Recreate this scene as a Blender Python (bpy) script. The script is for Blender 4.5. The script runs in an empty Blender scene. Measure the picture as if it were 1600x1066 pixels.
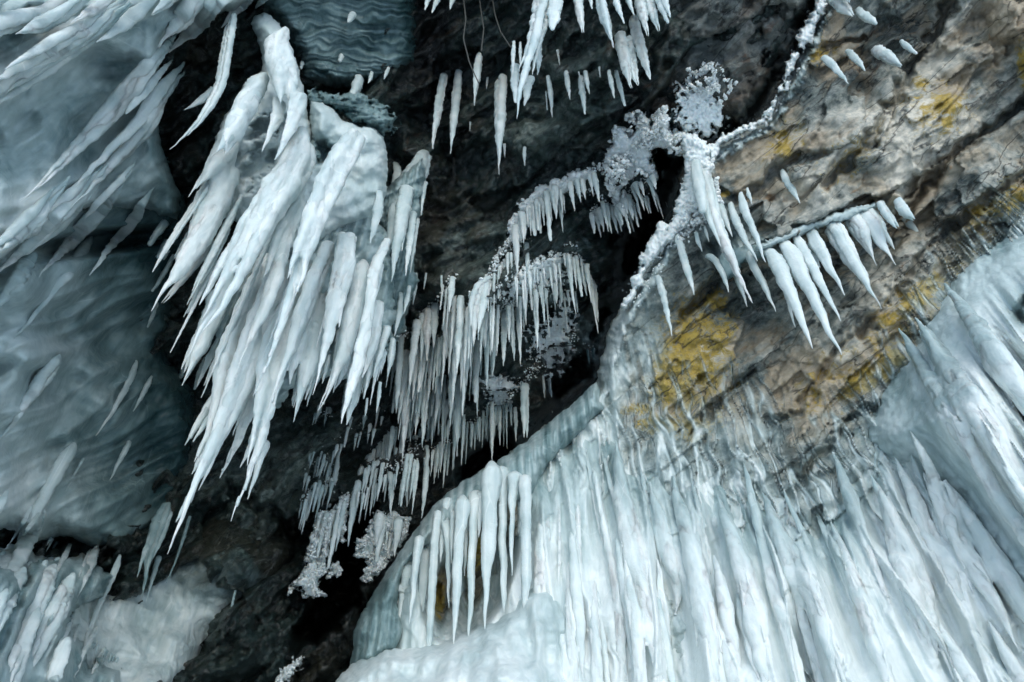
import bpy, math, random
import numpy as np
from mathutils import Vector

# ------------------------------------------------------------------ camera
PW, PH, FPX = 1600.0, 1066.0, 889.0
PITCH = math.radians(42.0); ROLL = math.atan2(20.0, 988.0)
CAM = np.array([0.0, 0.0, 1.7])
Fv = np.array([0, math.cos(PITCH), math.sin(PITCH)])
R0 = np.array([1.0, 0, 0]); U0 = np.array([0, -math.sin(PITCH), math.cos(PITCH)])
cr, sr = math.cos(ROLL), math.sin(ROLL)
Rv = R0 * cr + U0 * sr
Uv = -R0 * sr + U0 * cr
if (np.array([0, 0, 1]) @ Rv) > 0:            # the zenith lies left of the centre
    sr = -sr; Rv = R0 * cr + U0 * sr; Uv = -R0 * sr + U0 * cr
scene = bpy.context.scene
col = scene.collection
cd = bpy.data.cameras.new('camera'); cam = bpy.data.objects.new('camera', cd); col.objects.link(cam)
from mathutils import Matrix
m = Matrix(((Rv[0], Uv[0], -Fv[0], CAM[0]), (Rv[1], Uv[1], -Fv[1], CAM[1]), (Rv[2], Uv[2], -Fv[2], CAM[2]), (0, 0, 0, 1)))
cam.matrix_world = m
cd.sensor_width = 36.0; cd.lens = 36.0 * FPX / PW; cd.clip_start = 0.05; cd.clip_end = 500
scene.camera = cam

# ------------------------------------------------------------------ light
SUN_EL, SUN_AZ = math.radians(29), math.radians(172)   # compass angle of the sun, clockwise from +Y: behind the camera
world = bpy.data.worlds.new("World"); scene.world = world; world.use_nodes = True
wn = world.node_tree; wn.nodes.clear()
sky = wn.nodes.new('ShaderNodeTexSky'); sky.sky_type = 'NISHITA'; sky.sun_disc = False
sky.sun_elevation = SUN_EL; sky.sun_rotation = SUN_AZ; sky.dust_density = 0.5; sky.air_density = 1.0; sky.ozone_density = 1.0
bg = wn.nodes.new('ShaderNodeBackground'); bg.inputs['Strength'].default_value = 0.15
wo = wn.nodes.new('ShaderNodeOutputWorld')
wn.links.new(sky.outputs[0], bg.inputs[0]); wn.links.new(bg.outputs[0], wo.inputs[0])
ld = bpy.data.lights.new('sun', 'SUN'); ld.energy = 0.5; ld.use_shadow = True; ld.angle = math.radians(50); ld.color = (1.0, 0.985, 0.96)
sun = bpy.data.objects.new('sun', ld); col.objects.link(sun)
sd = Vector((math.sin(SUN_AZ) * math.cos(SUN_EL), math.cos(SUN_AZ) * math.cos(SUN_EL), math.sin(SUN_EL)))
sun.rotation_euler = sd.to_track_quat('Z', 'Y').to_euler()
vs = scene.view_settings
vs.view_transform = 'Standard'; vs.look = 'None'; vs.gamma = 1.0; vs.exposure = 0.95
scene.cycles.max_bounces = 5; scene.cycles.diffuse_bounces = 3; scene.cycles.glossy_bounces = 2
scene.cycles.use_denoising = True

# ------------------------------------------------------------------ numpy noise
def _h(i, j, s):
    n = (i.astype(np.int64) * 374761393 + j.astype(np.int64) * 668265263 + int(s) * 974634777) & 0xFFFFFFFF
    n = ((n ^ (n >> 13)) * 1274126177) & 0xFFFFFFFF
    n = n ^ (n >> 16)
    return (n & 0xFFFF) / 65535.0 * 2 - 1
def noise(x, y, s=0):
    x = np.asarray(x, float); y = np.asarray(y, float)
    x, y = np.broadcast_arrays(x, y)
    i = np.floor(x); j = np.floor(y); fx = x - i; fy = y - j
    ux = fx * fx * fx * (fx * (fx * 6 - 15) + 10); uy = fy * fy * fy * (fy * (fy * 6 - 15) + 10)
    def g(a, b):
        an = _h(i + a, j + b, s) * math.pi
        return np.cos(an) * (fx - a) + np.sin(an) * (fy - b)
    return ((g(0, 0) * (1 - ux) + g(1, 0) * ux) * (1 - uy) + (g(0, 1) * (1 - ux) + g(1, 1) * ux) * uy) * 1.5
def fbm(x, y, s=0, o=4, gain=0.5):
    t = 0; a = 1.0
    for k in range(o):
        t = t + a * noise(x, y, s + 17 * k); x = x * 2.03 + 5.1; y = y * 2.03 + 2.7; a *= gain
    return t
def ridge(x, y, s=0, o=4, gain=0.5):
    t = 0; a = 1.0
    for k in range(o):
        t = t + a * (1 - 2 * np.abs(noise(x, y, s + 13 * k))); x = x * 2.07 + 3.3; y = y * 2.07 + 1.9; a *= gain
    return t
def sstep(a, b, x):
    t = np.clip((x - a) / (b - a), 0, 1); return t * t * (3 - 2 * t)
def blob(x, y, cx, cy, rx, ry, ang=0):
    c, s = math.cos(math.radians(ang)), math.sin(math.radians(ang))
    dx = x - cx; dy = y - cy
    return np.exp(-(((dx * c + dy * s) / rx) ** 2 + ((-dx * s + dy * c) / ry) ** 2))
def blobs(x, y, L):
    t = 0
    for b in L:
        t = np.maximum(t, blob(x, y, *b))
    return t
def pdist(x, y, P):
    d = np.full(np.shape(x), 1e9)
    for (ax, ay), (bx, by) in zip(P[:-1], P[1:]):
        vx, vy = bx - ax, by - ay
        t = np.clip(((x - ax) * vx + (y - ay) * vy) / (vx * vx + vy * vy + 1e-9), 0, 1)
        d = np.minimum(d, np.hypot(x - ax - t * vx, y - ay - t * vy))
    return d
def sdf(x, y, P):
    """signed distance to a closed outline, positive inside"""
    d = pdist(x, y, list(P) + [P[0]])
    ins = np.zeros(np.shape(x), bool)
    n = len(P)
    for k in range(n):
        ax, ay = P[k]; bx, by = P[(k + 1) % n]
        if ay == by: continue
        c = ((ay > y) != (by > y)) & (x < (bx - ax) * (y - ay) / (by - ay) + ax)
        ins ^= c
    return np.where(ins, d, -d)
def tps(pts):
    """smooth distance field through a few measured points (x, y, distance)"""
    P = np.array(pts, float); X = P[:, :2] / 1000; n = len(P)
    r = np.linalg.norm(X[:, None] - X[None], axis=2)
    K = r ** 2 * np.log(r + 1e-9); K[np.arange(n), np.arange(n)] = 0.004
    A = np.zeros((n + 3, n + 3)); A[:n, :n] = K; A[:n, n] = 1; A[:n, n + 1:] = X; A[n, :n] = 1; A[n + 1:, :n] = X.T
    w = np.linalg.solve(A, np.concatenate([P[:, 2], np.zeros(3)]))
    def f(x, y):
        x = np.asarray(x, float) / 1000; y = np.asarray(y, float) / 1000
        t = w[n] + w[n + 1] * x + w[n + 2] * y
        for k in range(n):
            rr = np.hypot(x - X[k, 0], y - X[k, 1]); t = t + w[k] * rr ** 2 * np.log(rr + 1e-9)
        return t
    return f
def world_pt(x, y, d):
    x = np.asarray(x, float)[..., None]; y = np.asarray(y, float)[..., None]; d = np.asarray(d, float)[..., None]
    return CAM + (Fv + Rv * (x - PW / 2) / FPX + Uv * (PH / 2 - y) / FPX) * d
VX, VY = 780.0, -455.0          # where plumb lines meet
def uu(x, y):                   # constant along a plumb line
    return (x - VX) / (np.maximum(y - VY, 60)) * 1000.0

# ------------------------------------------------------------------ nearest-surface lookup
ZS = 4; ZX0, ZY0 = -420, -420; ZW, ZH = 620, 520
zb = np.full((ZH, ZW), 12.0)
def zput(x, y, d):
    i = ((y - ZY0) / ZS).astype(int); j = ((x - ZX0) / ZS).astype(int)
    k = (i >= 0) & (i < ZH) & (j >= 0) & (j < ZW)
    np.minimum.at(zb, (i[k], j[k]), d[k])
def zq(x, y):
    i = int(np.clip((y - ZY0) / ZS, 0, ZH - 1)); j = int(np.clip((x - ZX0) / ZS, 0, ZW - 1))
    return float(zb[i, j])

def zqs(x, y):
    i = int(np.clip((y - ZY0) / ZS, 4, ZH - 5)); j = int(np.clip((x - ZX0) / ZS, 4, ZW - 5))
    return float(np.median(zb[i - 3:i + 4, j - 3:j + 4]))
def proj(co):
    v = co - CAM; d = v @ Fv; return PW / 2 + (v @ Rv) / d * FPX, PH / 2 - (v @ Uv) / d * FPX
# ------------------------------------------------------------------ objects
def props(o, label=None, cat=None, group=None, kind=None):
    if label:
        o['label'] = label
        if len(label.replace('-', ' ').split()) > 16: print('LONG', label)
    if cat: o['category'] = cat
    if group: o['group'] = group
    if kind: o['kind'] = kind
    return o
def mesh_obj(name, V, F, mat, parent=None, attrs=None, smooth=True):
    me = bpy.data.meshes.new(name)
    V = np.asarray(V, np.float32)
    if isinstance(F, np.ndarray):
        nf, k = F.shape
        me.vertices.add(len(V)); me.vertices.foreach_set('co', V.ravel())
        me.loops.add(nf * k); me.loops.foreach_set('vertex_index', F.astype(np.int32).ravel())
        me.polygons.add(nf); me.polygons.foreach_set('loop_start', np.arange(0, nf * k, k, dtype=np.int32))
        me.update(calc_edges=True)
    else:
        me.from_pydata(V.tolist(), [], F)
    me.polygons.foreach_set('use_smooth', np.full(len(me.polygons), smooth))
    for n, a in (attrs or {}).items():
        at = me.attributes.new(n, 'FLOAT', 'POINT'); at.data.foreach_set('value', np.asarray(a, np.float32).ravel())
    me.materials.append(mat); me.update()
    o = bpy.data.objects.new(name, me); col.objects.link(o)
    if parent is not None: o.parent = parent
    return o
def sheet(name, mat, P, depth, step=3.0, disp=None, attrs=None, roll=(25, 0.4), en=(0, 30), parent=None, clipbox=None, seed=0, z=True):
    """a rock or ice body: its surface follows depth(x, y) and turns away from the viewer all round its outline P"""
    P = list(P)
    xs = [p[0] for p in P]; ys = [p[1] for p in P]
    x0, x1, y0, y1 = min(xs), max(xs), min(ys), max(ys)
    nx = int((x1 - x0) / step) + 8; ny = int((y1 - y0) / step) + 8
    X, Y = np.meshgrid(x0 - 4 * step + np.arange(nx) * step, y0 - 4 * step + np.arange(ny) * step)
    S = sdf(X, Y, P)
    if en[0]: S = S + en[0] * fbm(X / en[1], Y / en[1], seed + 91, 4, 0.6)
    gy, gx = np.gradient(S, step)
    gl = np.hypot(gx, gy) + 1e-6
    out = S < 0
    keepv = S > -step * 1.6
    XX = np.where(out, X - S * gx / gl ** 2 * 1.0, X); YY = np.where(out, Y - S * gy / gl ** 2, Y)
    far = np.hypot(XX - X, YY - Y) > 3 * step
    XX = np.where(far, X, XX); YY = np.where(far, Y, YY)
    SS = np.where(out, 0, S)
    t = np.clip(SS / roll[0], 0, 1)
    D = depth(XX, YY) + roll[1] * (1 - np.sqrt(np.clip(1 - (1 - t) ** 2, 0, 1)))
    if disp is not None:
        D = D - disp(XX, YY) * np.clip(0.25 + t, 0, 1)
    D = np.where(out, D + 0.12 * roll[1], D)
    W = world_pt(XX, YY, D)
    idx = np.arange(nx * ny).reshape(ny, nx)
    q = np.stack([idx[:-1, :-1], idx[1:, :-1], idx[1:, 1:], idx[:-1, 1:]], -1).reshape(-1, 4)
    kv = keepv.ravel(); inn = (~out).ravel()
    fk = kv[q].all(1) & inn[q].any(1)
    q = q[fk]
    used = np.zeros(nx * ny, bool); used[q.ravel()] = True
    mp = np.cumsum(used) - 1
    at = {}
    for n, f in (attrs or {}).items():
        v = f(XX, YY) if callable(f) else np.full(X.shape, f)
        at[n] = np.clip(v, 0, 1).ravel()[used]
    if z:
        k = (~out).ravel()
        zput(XX.ravel()[k], YY.ravel()[k], D.ravel()[k])
    return mesh_obj(name, W.reshape(-1, 3)[used], mp[q], mat, parent, at)

def path_mesh(pts, d0, flat=0.7, rough=0.10, seed=0, sides=14, root=0.9, lump=1.0, milk=0.85, follow=None):
    """an icicle: pts = (x, y, width) from root to tip as seen; it hangs in the upright plane through its root"""
    rs = np.random.RandomState(seed & 0x7fffffff)
    pts = [tuple(map(float, p)) for p in pts]
    if pts[0][2] > 5 and pts[0][1] > -300:
        x_, y_, w_ = pts[0]; e_ = (3.0 if follow is not None and follow < 0 else (0.8 if follow is not None or w_ > 24 else 0.2)) * w_; q_ = 0.12 if follow is not None and follow < 0 else (0.3 if follow is not None or w_ > 24 else 0.85); k_ = (y_ - e_ - VY) / (y_ - VY)
        pts = [(VX + (x_ - VX) * k_, y_ - e_, w_ * q_)] + pts
    B = world_pt(pts[0][0], pts[0][1], d0)
    hd = B - CAM; hd[2] = 0; hd /= np.linalg.norm(hd)
    C = []; Rr = []
    for (x, y, w) in pts:
        ray = Fv + Rv * (x - PW / 2) / FPX + Uv * (PH / 2 - y) / FPX
        dd = float(((B - CAM) @ hd) / max(ray @ hd, 0.15))
        if follow is not None: dd = max(min(dd, zqs(x, y) - follow * 0.5 * w * dd / FPX), zqs(x, y) - follow * 0.5 * w * dd / FPX - 0.22 * min(1, 8 / (w + 1)))
        C.append(CAM + ray * dd); Rr.append(0.5 * w * dd / FPX)
    C = np.array(C); Rr = np.array(Rr)
    seg = np.linalg.norm(np.diff(C, axis=0), axis=1); L = seg.sum() + 1e-6
    T = np.concatenate([[0], np.cumsum(seg)]) / L
    rm = max(Rr.max(), 1e-4)
    n = int(np.clip(L / (rm * 0.26), 14, 100))
    t = np.linspace(0, 1, n); 
    CC = np.stack([np.interp(t, T, C[:, k]) for k in range(3)], 1)
    # smooth centre line
    for _ in range(max(1, n // 14)):
        CC[1:-1] = (CC[:-2] + 2 * CC[1:-1] + CC[2:]) / 4
    RR = np.interp(t, T, Rr)
    for _ in range(max(1, n // 18)):
        RR[1:-1] = (RR[:-2] + 2 * RR[1:-1] + RR[2:]) / 4
    s1 = rs.rand() * 900
    ln = t * L / rm
    RR = RR * (1 + rough * 1.0 * noise(ln * 0.55, s1, 3) + rough * noise(ln * 1.9, s1 + 9, 4) + 0.9 * rough * noise(ln * 4.3, s1 + 15, 14))
    RR = np.maximum(RR, 0.0007)
    ax = CC[-1] - CC[0]; ax /= np.linalg.norm(ax) + 1e-9
    e1 = np.cross(ax, hd); e1 /= np.linalg.norm(e1) + 1e-9
    e2 = np.cross(ax, e1); e2 /= np.linalg.norm(e2) + 1e-9
    wob = rm * 0.16 * lump
    CC = CC + e1 * (wob * noise(ln * 0.35, s1 + 20, 5) * (t > 0))[:, None] + e2 * (wob * noise(ln * 0.35, s1 + 40, 6))[:, None]
    a = np.linspace(0, 2 * math.pi, sides, endpoint=False)
    ca, sa = np.cos(a), np.sin(a)
    tw = 0.25 * ln[:, None]
    A2 = 1 + 0.20 * noise((ca[None] * 1.9 + s1), (sa[None] * 1.9 + tw * 0.3), 7) + 0.13 * noise((ca[None] * 4.2 + s1), (sa[None] * 4.2 + tw * 0.4), 17) \
           + rough * 1.1 * noise((ca[None] * 3.5 + s1), (sa[None] * 3.5 + ln[:, None] * 1.1), 8)
    fn = follow is not None and follow < 0
    sink = np.clip(1 - t / (0.34 if fn else 0.14), 0, 1) ** 2 * (1.6 if fn else 1)
    CC = CC + hd[None] * (sink * rm * root)[:, None]
    V = CC[:, None] + (e1[None, None] * (ca[None] * RR[:, None] * A2)[..., None]) + (e2[None, None] * (sa[None] * flat * RR[:, None] * A2)[..., None])
    V = V.reshape(-1, 3)
    idx = np.arange(n * sides).reshape(n, sides)
    nx = np.roll(idx, -1, 1)
    q = np.stack([idx[:-1], nx[:-1], nx[1:], idx[1:]], -1).reshape(-1, 4)
    top = len(V); tip = top + 1
    Vt = CC[0] - ax * RR[0] * 0.6
    Vb = CC[-1] + ax * RR[-1] * 1.2
    V = np.vstack([V, Vt, Vb])
    f = q.tolist() + [[top, int(nx[0, k]), int(idx[0, k])] for k in range(sides)] + [[tip, int(idx[-1, k]), int(nx[-1, k])] for k in range(sides)]
    if follow is not None: milk_ = milk - (0.26 if fn else 0.10) * np.clip(1 - t / 0.4, 0, 1)
    else: milk_ = milk
    mk = np.concatenate([np.repeat(np.clip(milk_ + 0.10 * noise(ln * 0.3, s1 + 60, 9), 0, 1), sides), [milk, milk]])
    if fn and MF[0] is not None: mk = np.clip(MF[0](*proj(V)) + 0.05 * (mk - milk), 0, 1)
    return V, f, mk
MF = [None]

_n = [0]
def icicle(pts, parent=None, off=0.03, d0=None, label=None, group=None, mat=None, flat=0.75, rough=0.10, milk=0.85, sides=14, back=None, name='icicle', seed=None, cat='icicle', spurs=0, web=None, follow=None, bundle=0):
    _n[0] += 1
    if d0 is None:
        d0 = zq(pts[0][0], pts[0][1]) - off
    if bundle:
        rr = random.Random(_n[0] * 17 + 3); V = None
        for k, pp in enumerate(bundle_paths(pts, rr, bundle)):
            V2, f2, m2 = path_mesh(pp, d0 + rr.uniform(-0.012, 0.02), 0.8, rough, _n[0] * 57 + k, 12, milk=min(1, milk * rr.uniform(0.94, 1.06)), follow=follow, root=0.6)
            if V is None: V, f, mk = V2, f2, m2
            else:
                n0 = len(V); V = np.vstack([V, V2]); f = f + [[q + n0 for q in ff] for ff in f2]; mk = np.concatenate([mk, m2])
        spurs = 0
    else:
        V, f, mk = path_mesh(pts, d0, flat, rough, (seed or 0) + _n[0] * 7, sides, milk=milk, follow=follow)
    if spurs:
        rr = random.Random(_n[0] * 31); Pn = [tuple(p) for p in pts]; ys = [p[1] for p in Pn]
        for k in range(spurs):
            y = ys[0] + (ys[-1] - ys[0]) * rr.uniform(0.25, 0.82)
            x = float(np.interp(y, ys, [p[0] for p in Pn])); w = float(np.interp(y, ys, [p[2] for p in Pn]))
            sgn = rr.choice((-1, 1)); sw = max(3.0, w * rr.uniform(0.22, 0.42)); x += sgn * w * rr.uniform(0.28, 0.42)
            L = (ys[-1] - ys[0]) * rr.uniform(0.12, 0.26); a = plumb(x, y, -L * 0.5); b = plumb(x, y, L * 0.35); c = plumb(x, y, L)
            V2, f2, m2 = path_mesh([(*a, sw * 0.7), (x, y, sw), (*b, sw * 0.6), (*c, 0.8)], d0 - 0.01, 0.7, rough, _n[0] * 99 + k, 10, milk=milk, follow=follow)
            n0 = len(V); V = np.vstack([V, V2]); f = f + [[q + n0 for q in ff] for ff in f2]; mk = np.concatenate([mk, m2])
    if web is not None: web.append((V, f))
    o = mesh_obj(name, V, f, mat or M_ICE, parent, {'milk': mk})
    if parent is None:
        props(o, label, cat, group)
    return o
def make_web(name, parts, mat, parent=None, voxel=0.013, smooth=10, keep=None, milk=0.8, shrink=0.004):
    """the frozen web that joins neighbouring icicles: their volumes melted together and smoothed"""
    V = []; F = []; n = 0
    for v, f in parts:
        V += v.tolist(); F += [[q + n for q in ff] for ff in f]; n += len(v)
    me = bpy.data.meshes.new('tmp'); me.from_pydata(V, [], F); o = bpy.data.objects.new('tmp', me); col.objects.link(o)
    r = o.modifiers.new('r', 'REMESH'); r.mode = 'VOXEL'; r.voxel_size = voxel
    sm = o.modifiers.new('s', 'SMOOTH'); sm.factor = 0.5; sm.iterations = smooth
    dg = bpy.context.evaluated_depsgraph_get(); me2 = bpy.data.meshes.new_from_object(o.evaluated_get(dg)); bpy.data.objects.remove(o)
    nv = len(me2.vertices); co = np.empty(nv * 3, np.float32); me2.vertices.foreach_get('co', co); co = co.reshape(-1, 3).astype(float)
    nn = np.empty(nv * 3, np.float32); me2.vertices.foreach_get('normal', nn); nn = nn.reshape(-1, 3)
    co = co + nn * (0.010 * fbm(co[:, 0] * 16 + co[:, 1] * 5, co[:, 2] * 5, 71, 3) + shrink)[:, None]
    me2.vertices.foreach_set('co', co.astype(np.float32).ravel())
    at = me2.attributes.new('milk', 'FLOAT', 'POINT'); at.data.foreach_set('value', np.clip((milk(*proj(co)) if callable(milk) else milk) + 0.12 * fbm(co[:, 0] * 9, co[:, 2] * 3, 75, 3), 0, 1).astype(np.float32))
    me2.polygons.foreach_set('use_smooth', np.ones(len(me2.polygons), bool)); me2.materials.clear(); me2.materials.append(mat); me2.name = name; me2.update()
    o = bpy.data.objects.new(name, me2); col.objects.link(o)
    if parent is not None: o.parent = parent; o.matrix_parent_inverse = Matrix.Translation(-Vector(parent.location))
    return o
def bundle_paths(pts, rr, strand=10.0):
    """a wide blade is really several straight icicles frozen side by side, each ending in its own tip"""
    P = np.array(pts, float); seg = np.hypot(*np.diff(P[:, :2], axis=0).T); T = np.concatenate([[0], np.cumsum(seg)]) / seg.sum()
    wm = P[:, 2].max(); n = max(2, int(round(wm / strand))); out = []
    dx, dy = P[-1, 0] - P[0, 0], P[-1, 1] - P[0, 1]; L = math.hypot(dx, dy); nx, ny = -dy / L, dx / L
    for k in range(n):
        q = -1 + 2 * (k + 0.5) / n if n > 1 else 0; q += rr.uniform(-0.12, 0.12)
        tk = rr.uniform(0.62, 1.0) - 0.22 * abs(q) ** 1.5; 
        if abs(q) < 1.4 / n: tk = 1.0
        tk = min(max(tk, 0.35), 1.0); t0 = rr.uniform(0.0, 0.10)
        sw = wm / n * rr.uniform(1.25, 1.9); pp = []
        for t in np.linspace(t0, tk, 9):
            w = float(np.interp(t, T, P[:, 2])); x = float(np.interp(t, T, P[:, 0])); y = float(np.interp(t, T, P[:, 1]))
            tp = min(1, max(0, (tk - t) / (0.42 * tk))) ** 0.75
            ws = min(sw * (0.55 + 0.45 * min(1, w / wm * 1.3)), w * 1.05) * tp
            o = q * max(0, w * 0.5 - ws * 0.42)
            pp.append((x + nx * -o, y + ny * -o, max(ws, 0.8)))
        out.append(pp)
    return out
def simple(bx, by, tx, ty, w, rnd=random):
    """root, shoulders and a fine tip for a free icicle of root width w"""
    k = rnd.uniform(0.28, 0.5); k2 = rnd.uniform(0.6, 0.78)
    L = lambda q: (bx + (tx - bx) * q, by + (ty - by) * q)
    j = lambda a: rnd.uniform(1 - a, 1 + a)
    ty_ = rnd.random()
    if ty_ < 0.22: return [(*L(0), w * 0.8), (*L(0.3), w * 0.8 * j(.15)), (*L(0.7), w * 0.6 * j(.15)), (*L(1), w * 0.35)]          # broken off
    if ty_ < 0.5: return [(*L(0), w * 0.9), (*L(0.25), w * 0.7 * j(.15)), (*L(0.6), w * 0.4 * j(.15)), (*L(1), 0.7)]                # needle from a wide root
    return [(*L(0), w * 0.7 * j(.2)), (*L(0.15), w * 0.95 * j(.1)), (*L(k), w * 0.8 * j(.15)), (*L(k2), w * 0.42 * j(.2)), (*L(0.9), w * 0.2), (*L(1), 0.6)]
def along(P, n, rnd=random, jit=0.4):
    seg = [math.hypot(b[0] - a[0], b[1] - a[1]) for a, b in zip(P[:-1], P[1:])]; T = sum(seg)
    out = []
    for k in range(n):
        s = (k + 0.5 + rnd.uniform(-jit, jit)) / n * T
        for (a, b), l in zip(zip(P[:-1], P[1:]), seg):
            if s <= l or (a, b) == (P[-2], P[-1]):
                q = min(max(s / l, 0), 1); out.append((a[0] + (b[0] - a[0]) * q, a[1] + (b[1] - a[1]) * q)); break
            s -= l
    return out
def plumb(x, y, dy, rnd=random, j=0.0):
    """the point dy pixels further down on the plumb line through (x, y)"""
    k = (y + dy - VY) / (y - VY)
    return VX + (x - VX) * k + rnd.uniform(-j, j), y + dy
def row(P, n, ln, wd, parent=None, rnd=None, label=None, group=None, off=0.03, milk=0.8, rough=0.12, sides=10, name='icicle', jy=0, d0=None):
    rnd = rnd or random
    for (x, y) in along(P, n, rnd):
        y += rnd.uniform(-jy, jy); x += rnd.uniform(-jy, jy) * 0.5
        L = rnd.uniform(*ln); w = rnd.uniform(*wd) * (0.7 + 0.3 * L / ln[1])
        tx, ty = plumb(x, y, L, rnd, 1.0)
        icicle(simple(x, y, tx, ty, w, rnd), parent, off, d0 if d0 is None else d0, label, group, rough=rough, milk=milk * rnd.uniform(0.85, 1.12), sides=sides, name=name)

# ------------------------------------------------------------------ materials
class NT:
    def __init__(s, name):
        s.m = bpy.data.materials.new(name); s.m.use_nodes = True; s.t = s.m.node_tree; s.t.nodes.clear()
        s.out = s.t.nodes.new('ShaderNodeOutputMaterial'); s.b = s.t.nodes.new('ShaderNodeBsdfPrincipled')
        s.t.links.new(s.b.outputs[0], s.out.inputs[0])
        s.co = s.t.nodes.new('ShaderNodeTexCoord').outputs['Object']
    def n(s, ty, **k):
        nd = s.t.nodes.new(ty)
        for a, v in k.items(): setattr(nd, a, v)
        return nd
    def l(s, a, b): s.t.links.new(a, b)
    def val(s, sock, v):
        if hasattr(v, 'is_output'): s.l(v, sock)
        else: sock.default_value = v
    def math(s, op, a, b=0.0, c=None, clamp=False):
        nd = s.n('ShaderNodeMath', operation=op, use_clamp=clamp); s.val(nd.inputs[0], a); s.val(nd.inputs[1], b)
        if c is not None: s.val(nd.inputs[2], c)
        return nd.outputs[0]
    def frame(s, A, B, Cc, sc):
        """coordinates measured along three directions of the rock, each with its own scale"""
        cb = s.n('ShaderNodeCombineXYZ')
        for k, (ax, q) in enumerate(zip((A, B, Cc), sc)):
            d = s.n('ShaderNodeVectorMath', operation='DOT_PRODUCT'); s.l(s.co, d.inputs[0]); d.inputs[1].default_value = [float(v) * q for v in ax]
            s.l(d.outputs['Value'], cb.inputs[k])
        return cb.outputs[0]
    def noise(s, vec, scale, det=6, rough=0.6, dist=0.0):
        nd = s.n('ShaderNodeTexNoise'); s.l(vec, nd.inputs['Vector']); nd.inputs['Scale'].default_value = scale
        nd.inputs['Detail'].default_value = det; nd.inputs['Roughness'].default_value = rough; nd.inputs['Distortion'].default_value = dist
        return nd.outputs['Fac']
    def ramp(s, fac, stops):
        nd = s.n('ShaderNodeValToRGB'); e = nd.color_ramp.elements
        while len(e) < len(stops): e.new(0.5)
        for k, (p, c) in enumerate(stops): e[k].position = p; e[k].color = (*c, 1) if len(c) == 3 else c
        s.l(fac, nd.inputs[0]); return nd.outputs[0]
    def mapr(s, v, a, b, c=0.0, d=1.0):
        nd = s.n('ShaderNodeMapRange'); s.val(nd.inputs[0], v)
        for k, q in enumerate((a, b, c, d)): nd.inputs[k + 1].default_value = q
        return nd.outputs[0]
    def mix(s, f, a, b, ty='MIX'):
        nd = s.n('ShaderNodeMix', data_type='RGBA', blend_type=ty); s.val(nd.inputs[0], f)
        for k, v in ((6, a), (7, b)):
            if hasattr(v, 'is_output'): s.l(v, nd.inputs[k])
            else: nd.inputs[k].default_value = (*v, 1)
        return nd.outputs[2]
    def attr(s, n):
        nd = s.n('ShaderNodeAttribute'); nd.attribute_name = n; return nd.outputs['Fac']
    def bump(s, h, st, dist=0.02, prev=None):
        nd = s.n('ShaderNodeBump'); nd.inputs['Strength'].default_value = st; nd.inputs['Distance'].default_value = dist
        s.l(h, nd.inputs['Height'])
        if prev is not None: s.l(prev, nd.inputs['Normal'])
        return nd.outputs[0]

strA = Rv * 0.76 + Uv * 0.65; strB = -Rv * 0.65 + Uv * 0.76
XA, YA, ZA = (1, 0, 0), (0, 1, 0), (0, 0, 1)

ICE_STOPS = [(0.0, (0.010, 0.023, 0.025)), (0.25, (0.042, 0.090, 0.096)), (0.5, (0.19, 0.285, 0.292)), (0.75, (0.46, 0.565, 0.565)), (1.0, (0.745, 0.81, 0.795))]
def ice_color(t, milk, amp):
    st = t.noise(t.frame(XA, YA, ZA, (1, 1, 0.06)), 26, 3, 0.5, 0.3)
    cl = t.noise(t.co, 5.5, 4, 0.55, 0.6)
    a = t.math('MULTIPLY_ADD', t.math('SUBTRACT', st, 0.5), amp, milk)
    a = t.math('MULTIPLY_ADD', t.math('SUBTRACT', cl, 0.5), amp * 0.9, a, clamp=True)
    fr = t.n('ShaderNodeTexVoronoi', feature='DISTANCE_TO_EDGE'); t.l(t.frame(XA, YA, ZA, (1, 1, 0.35)), fr.inputs['Vector']); fr.inputs['Scale'].default_value = 7.0
    fk = t.math('MULTIPLY', t.mapr(fr.outputs['Distance'], 0.0, 0.02, 1.0, 0.0), t.mapr(t.noise(t.co, 2.3, 3, 0.5), 0.5, 0.62))
    a = t.math('MULTIPLY_ADD', fk, 0.12, a, clamp=True)
    return t.ramp(a, ICE_STOPS), st
def make_ice(name, amp=0.35, bump=0.4, rough=0.36, frosty=False, sss=0.5):
    t = NT(name); mk = t.attr('milk')
    c, st = ice_color(t, mk, amp)
    fine = t.noise(t.co, 90, 3, 0.6)
    b = t.bump(st, bump, 0.012); b = t.bump(t.noise(t.co, 26, 3, 0.55), 0.5, 0.012, b)
    b = t.bump(fine, 0.25 if not frosty else 0.35, 0.004, b)
    t.l(c, t.b.inputs['Base Color']); t.l(b, t.b.inputs['Normal'])
    t.l(t.mapr(mk, 0, 1, rough - 0.14, rough + 0.08), t.b.inputs['Roughness'])
    t.b.inputs['IOR'].default_value = 1.31
    t.b.inputs['Subsurface Weight'].default_value = sss; t.b.inputs['Subsurface Radius'].default_value = (0.8, 0.95, 1.0); t.b.inputs['Subsurface Scale'].default_value = 0.03
    if frosty:
        t.l(t.mix(t.noise(t.co, 30, 3), (0.83, 0.945, 0.94), (0.90, 0.98, 0.97)), t.b.inputs['Base Color'])
    return t.m
M_ICE = make_ice('ice', 0.26, rough=0.28)
M_SHEET = make_ice('sheet_ice', 0.30, 0.35, sss=0.0)
M_SNOW = make_ice('snow', 0.12, 0.1, 0.6, True, 0.5)

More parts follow.
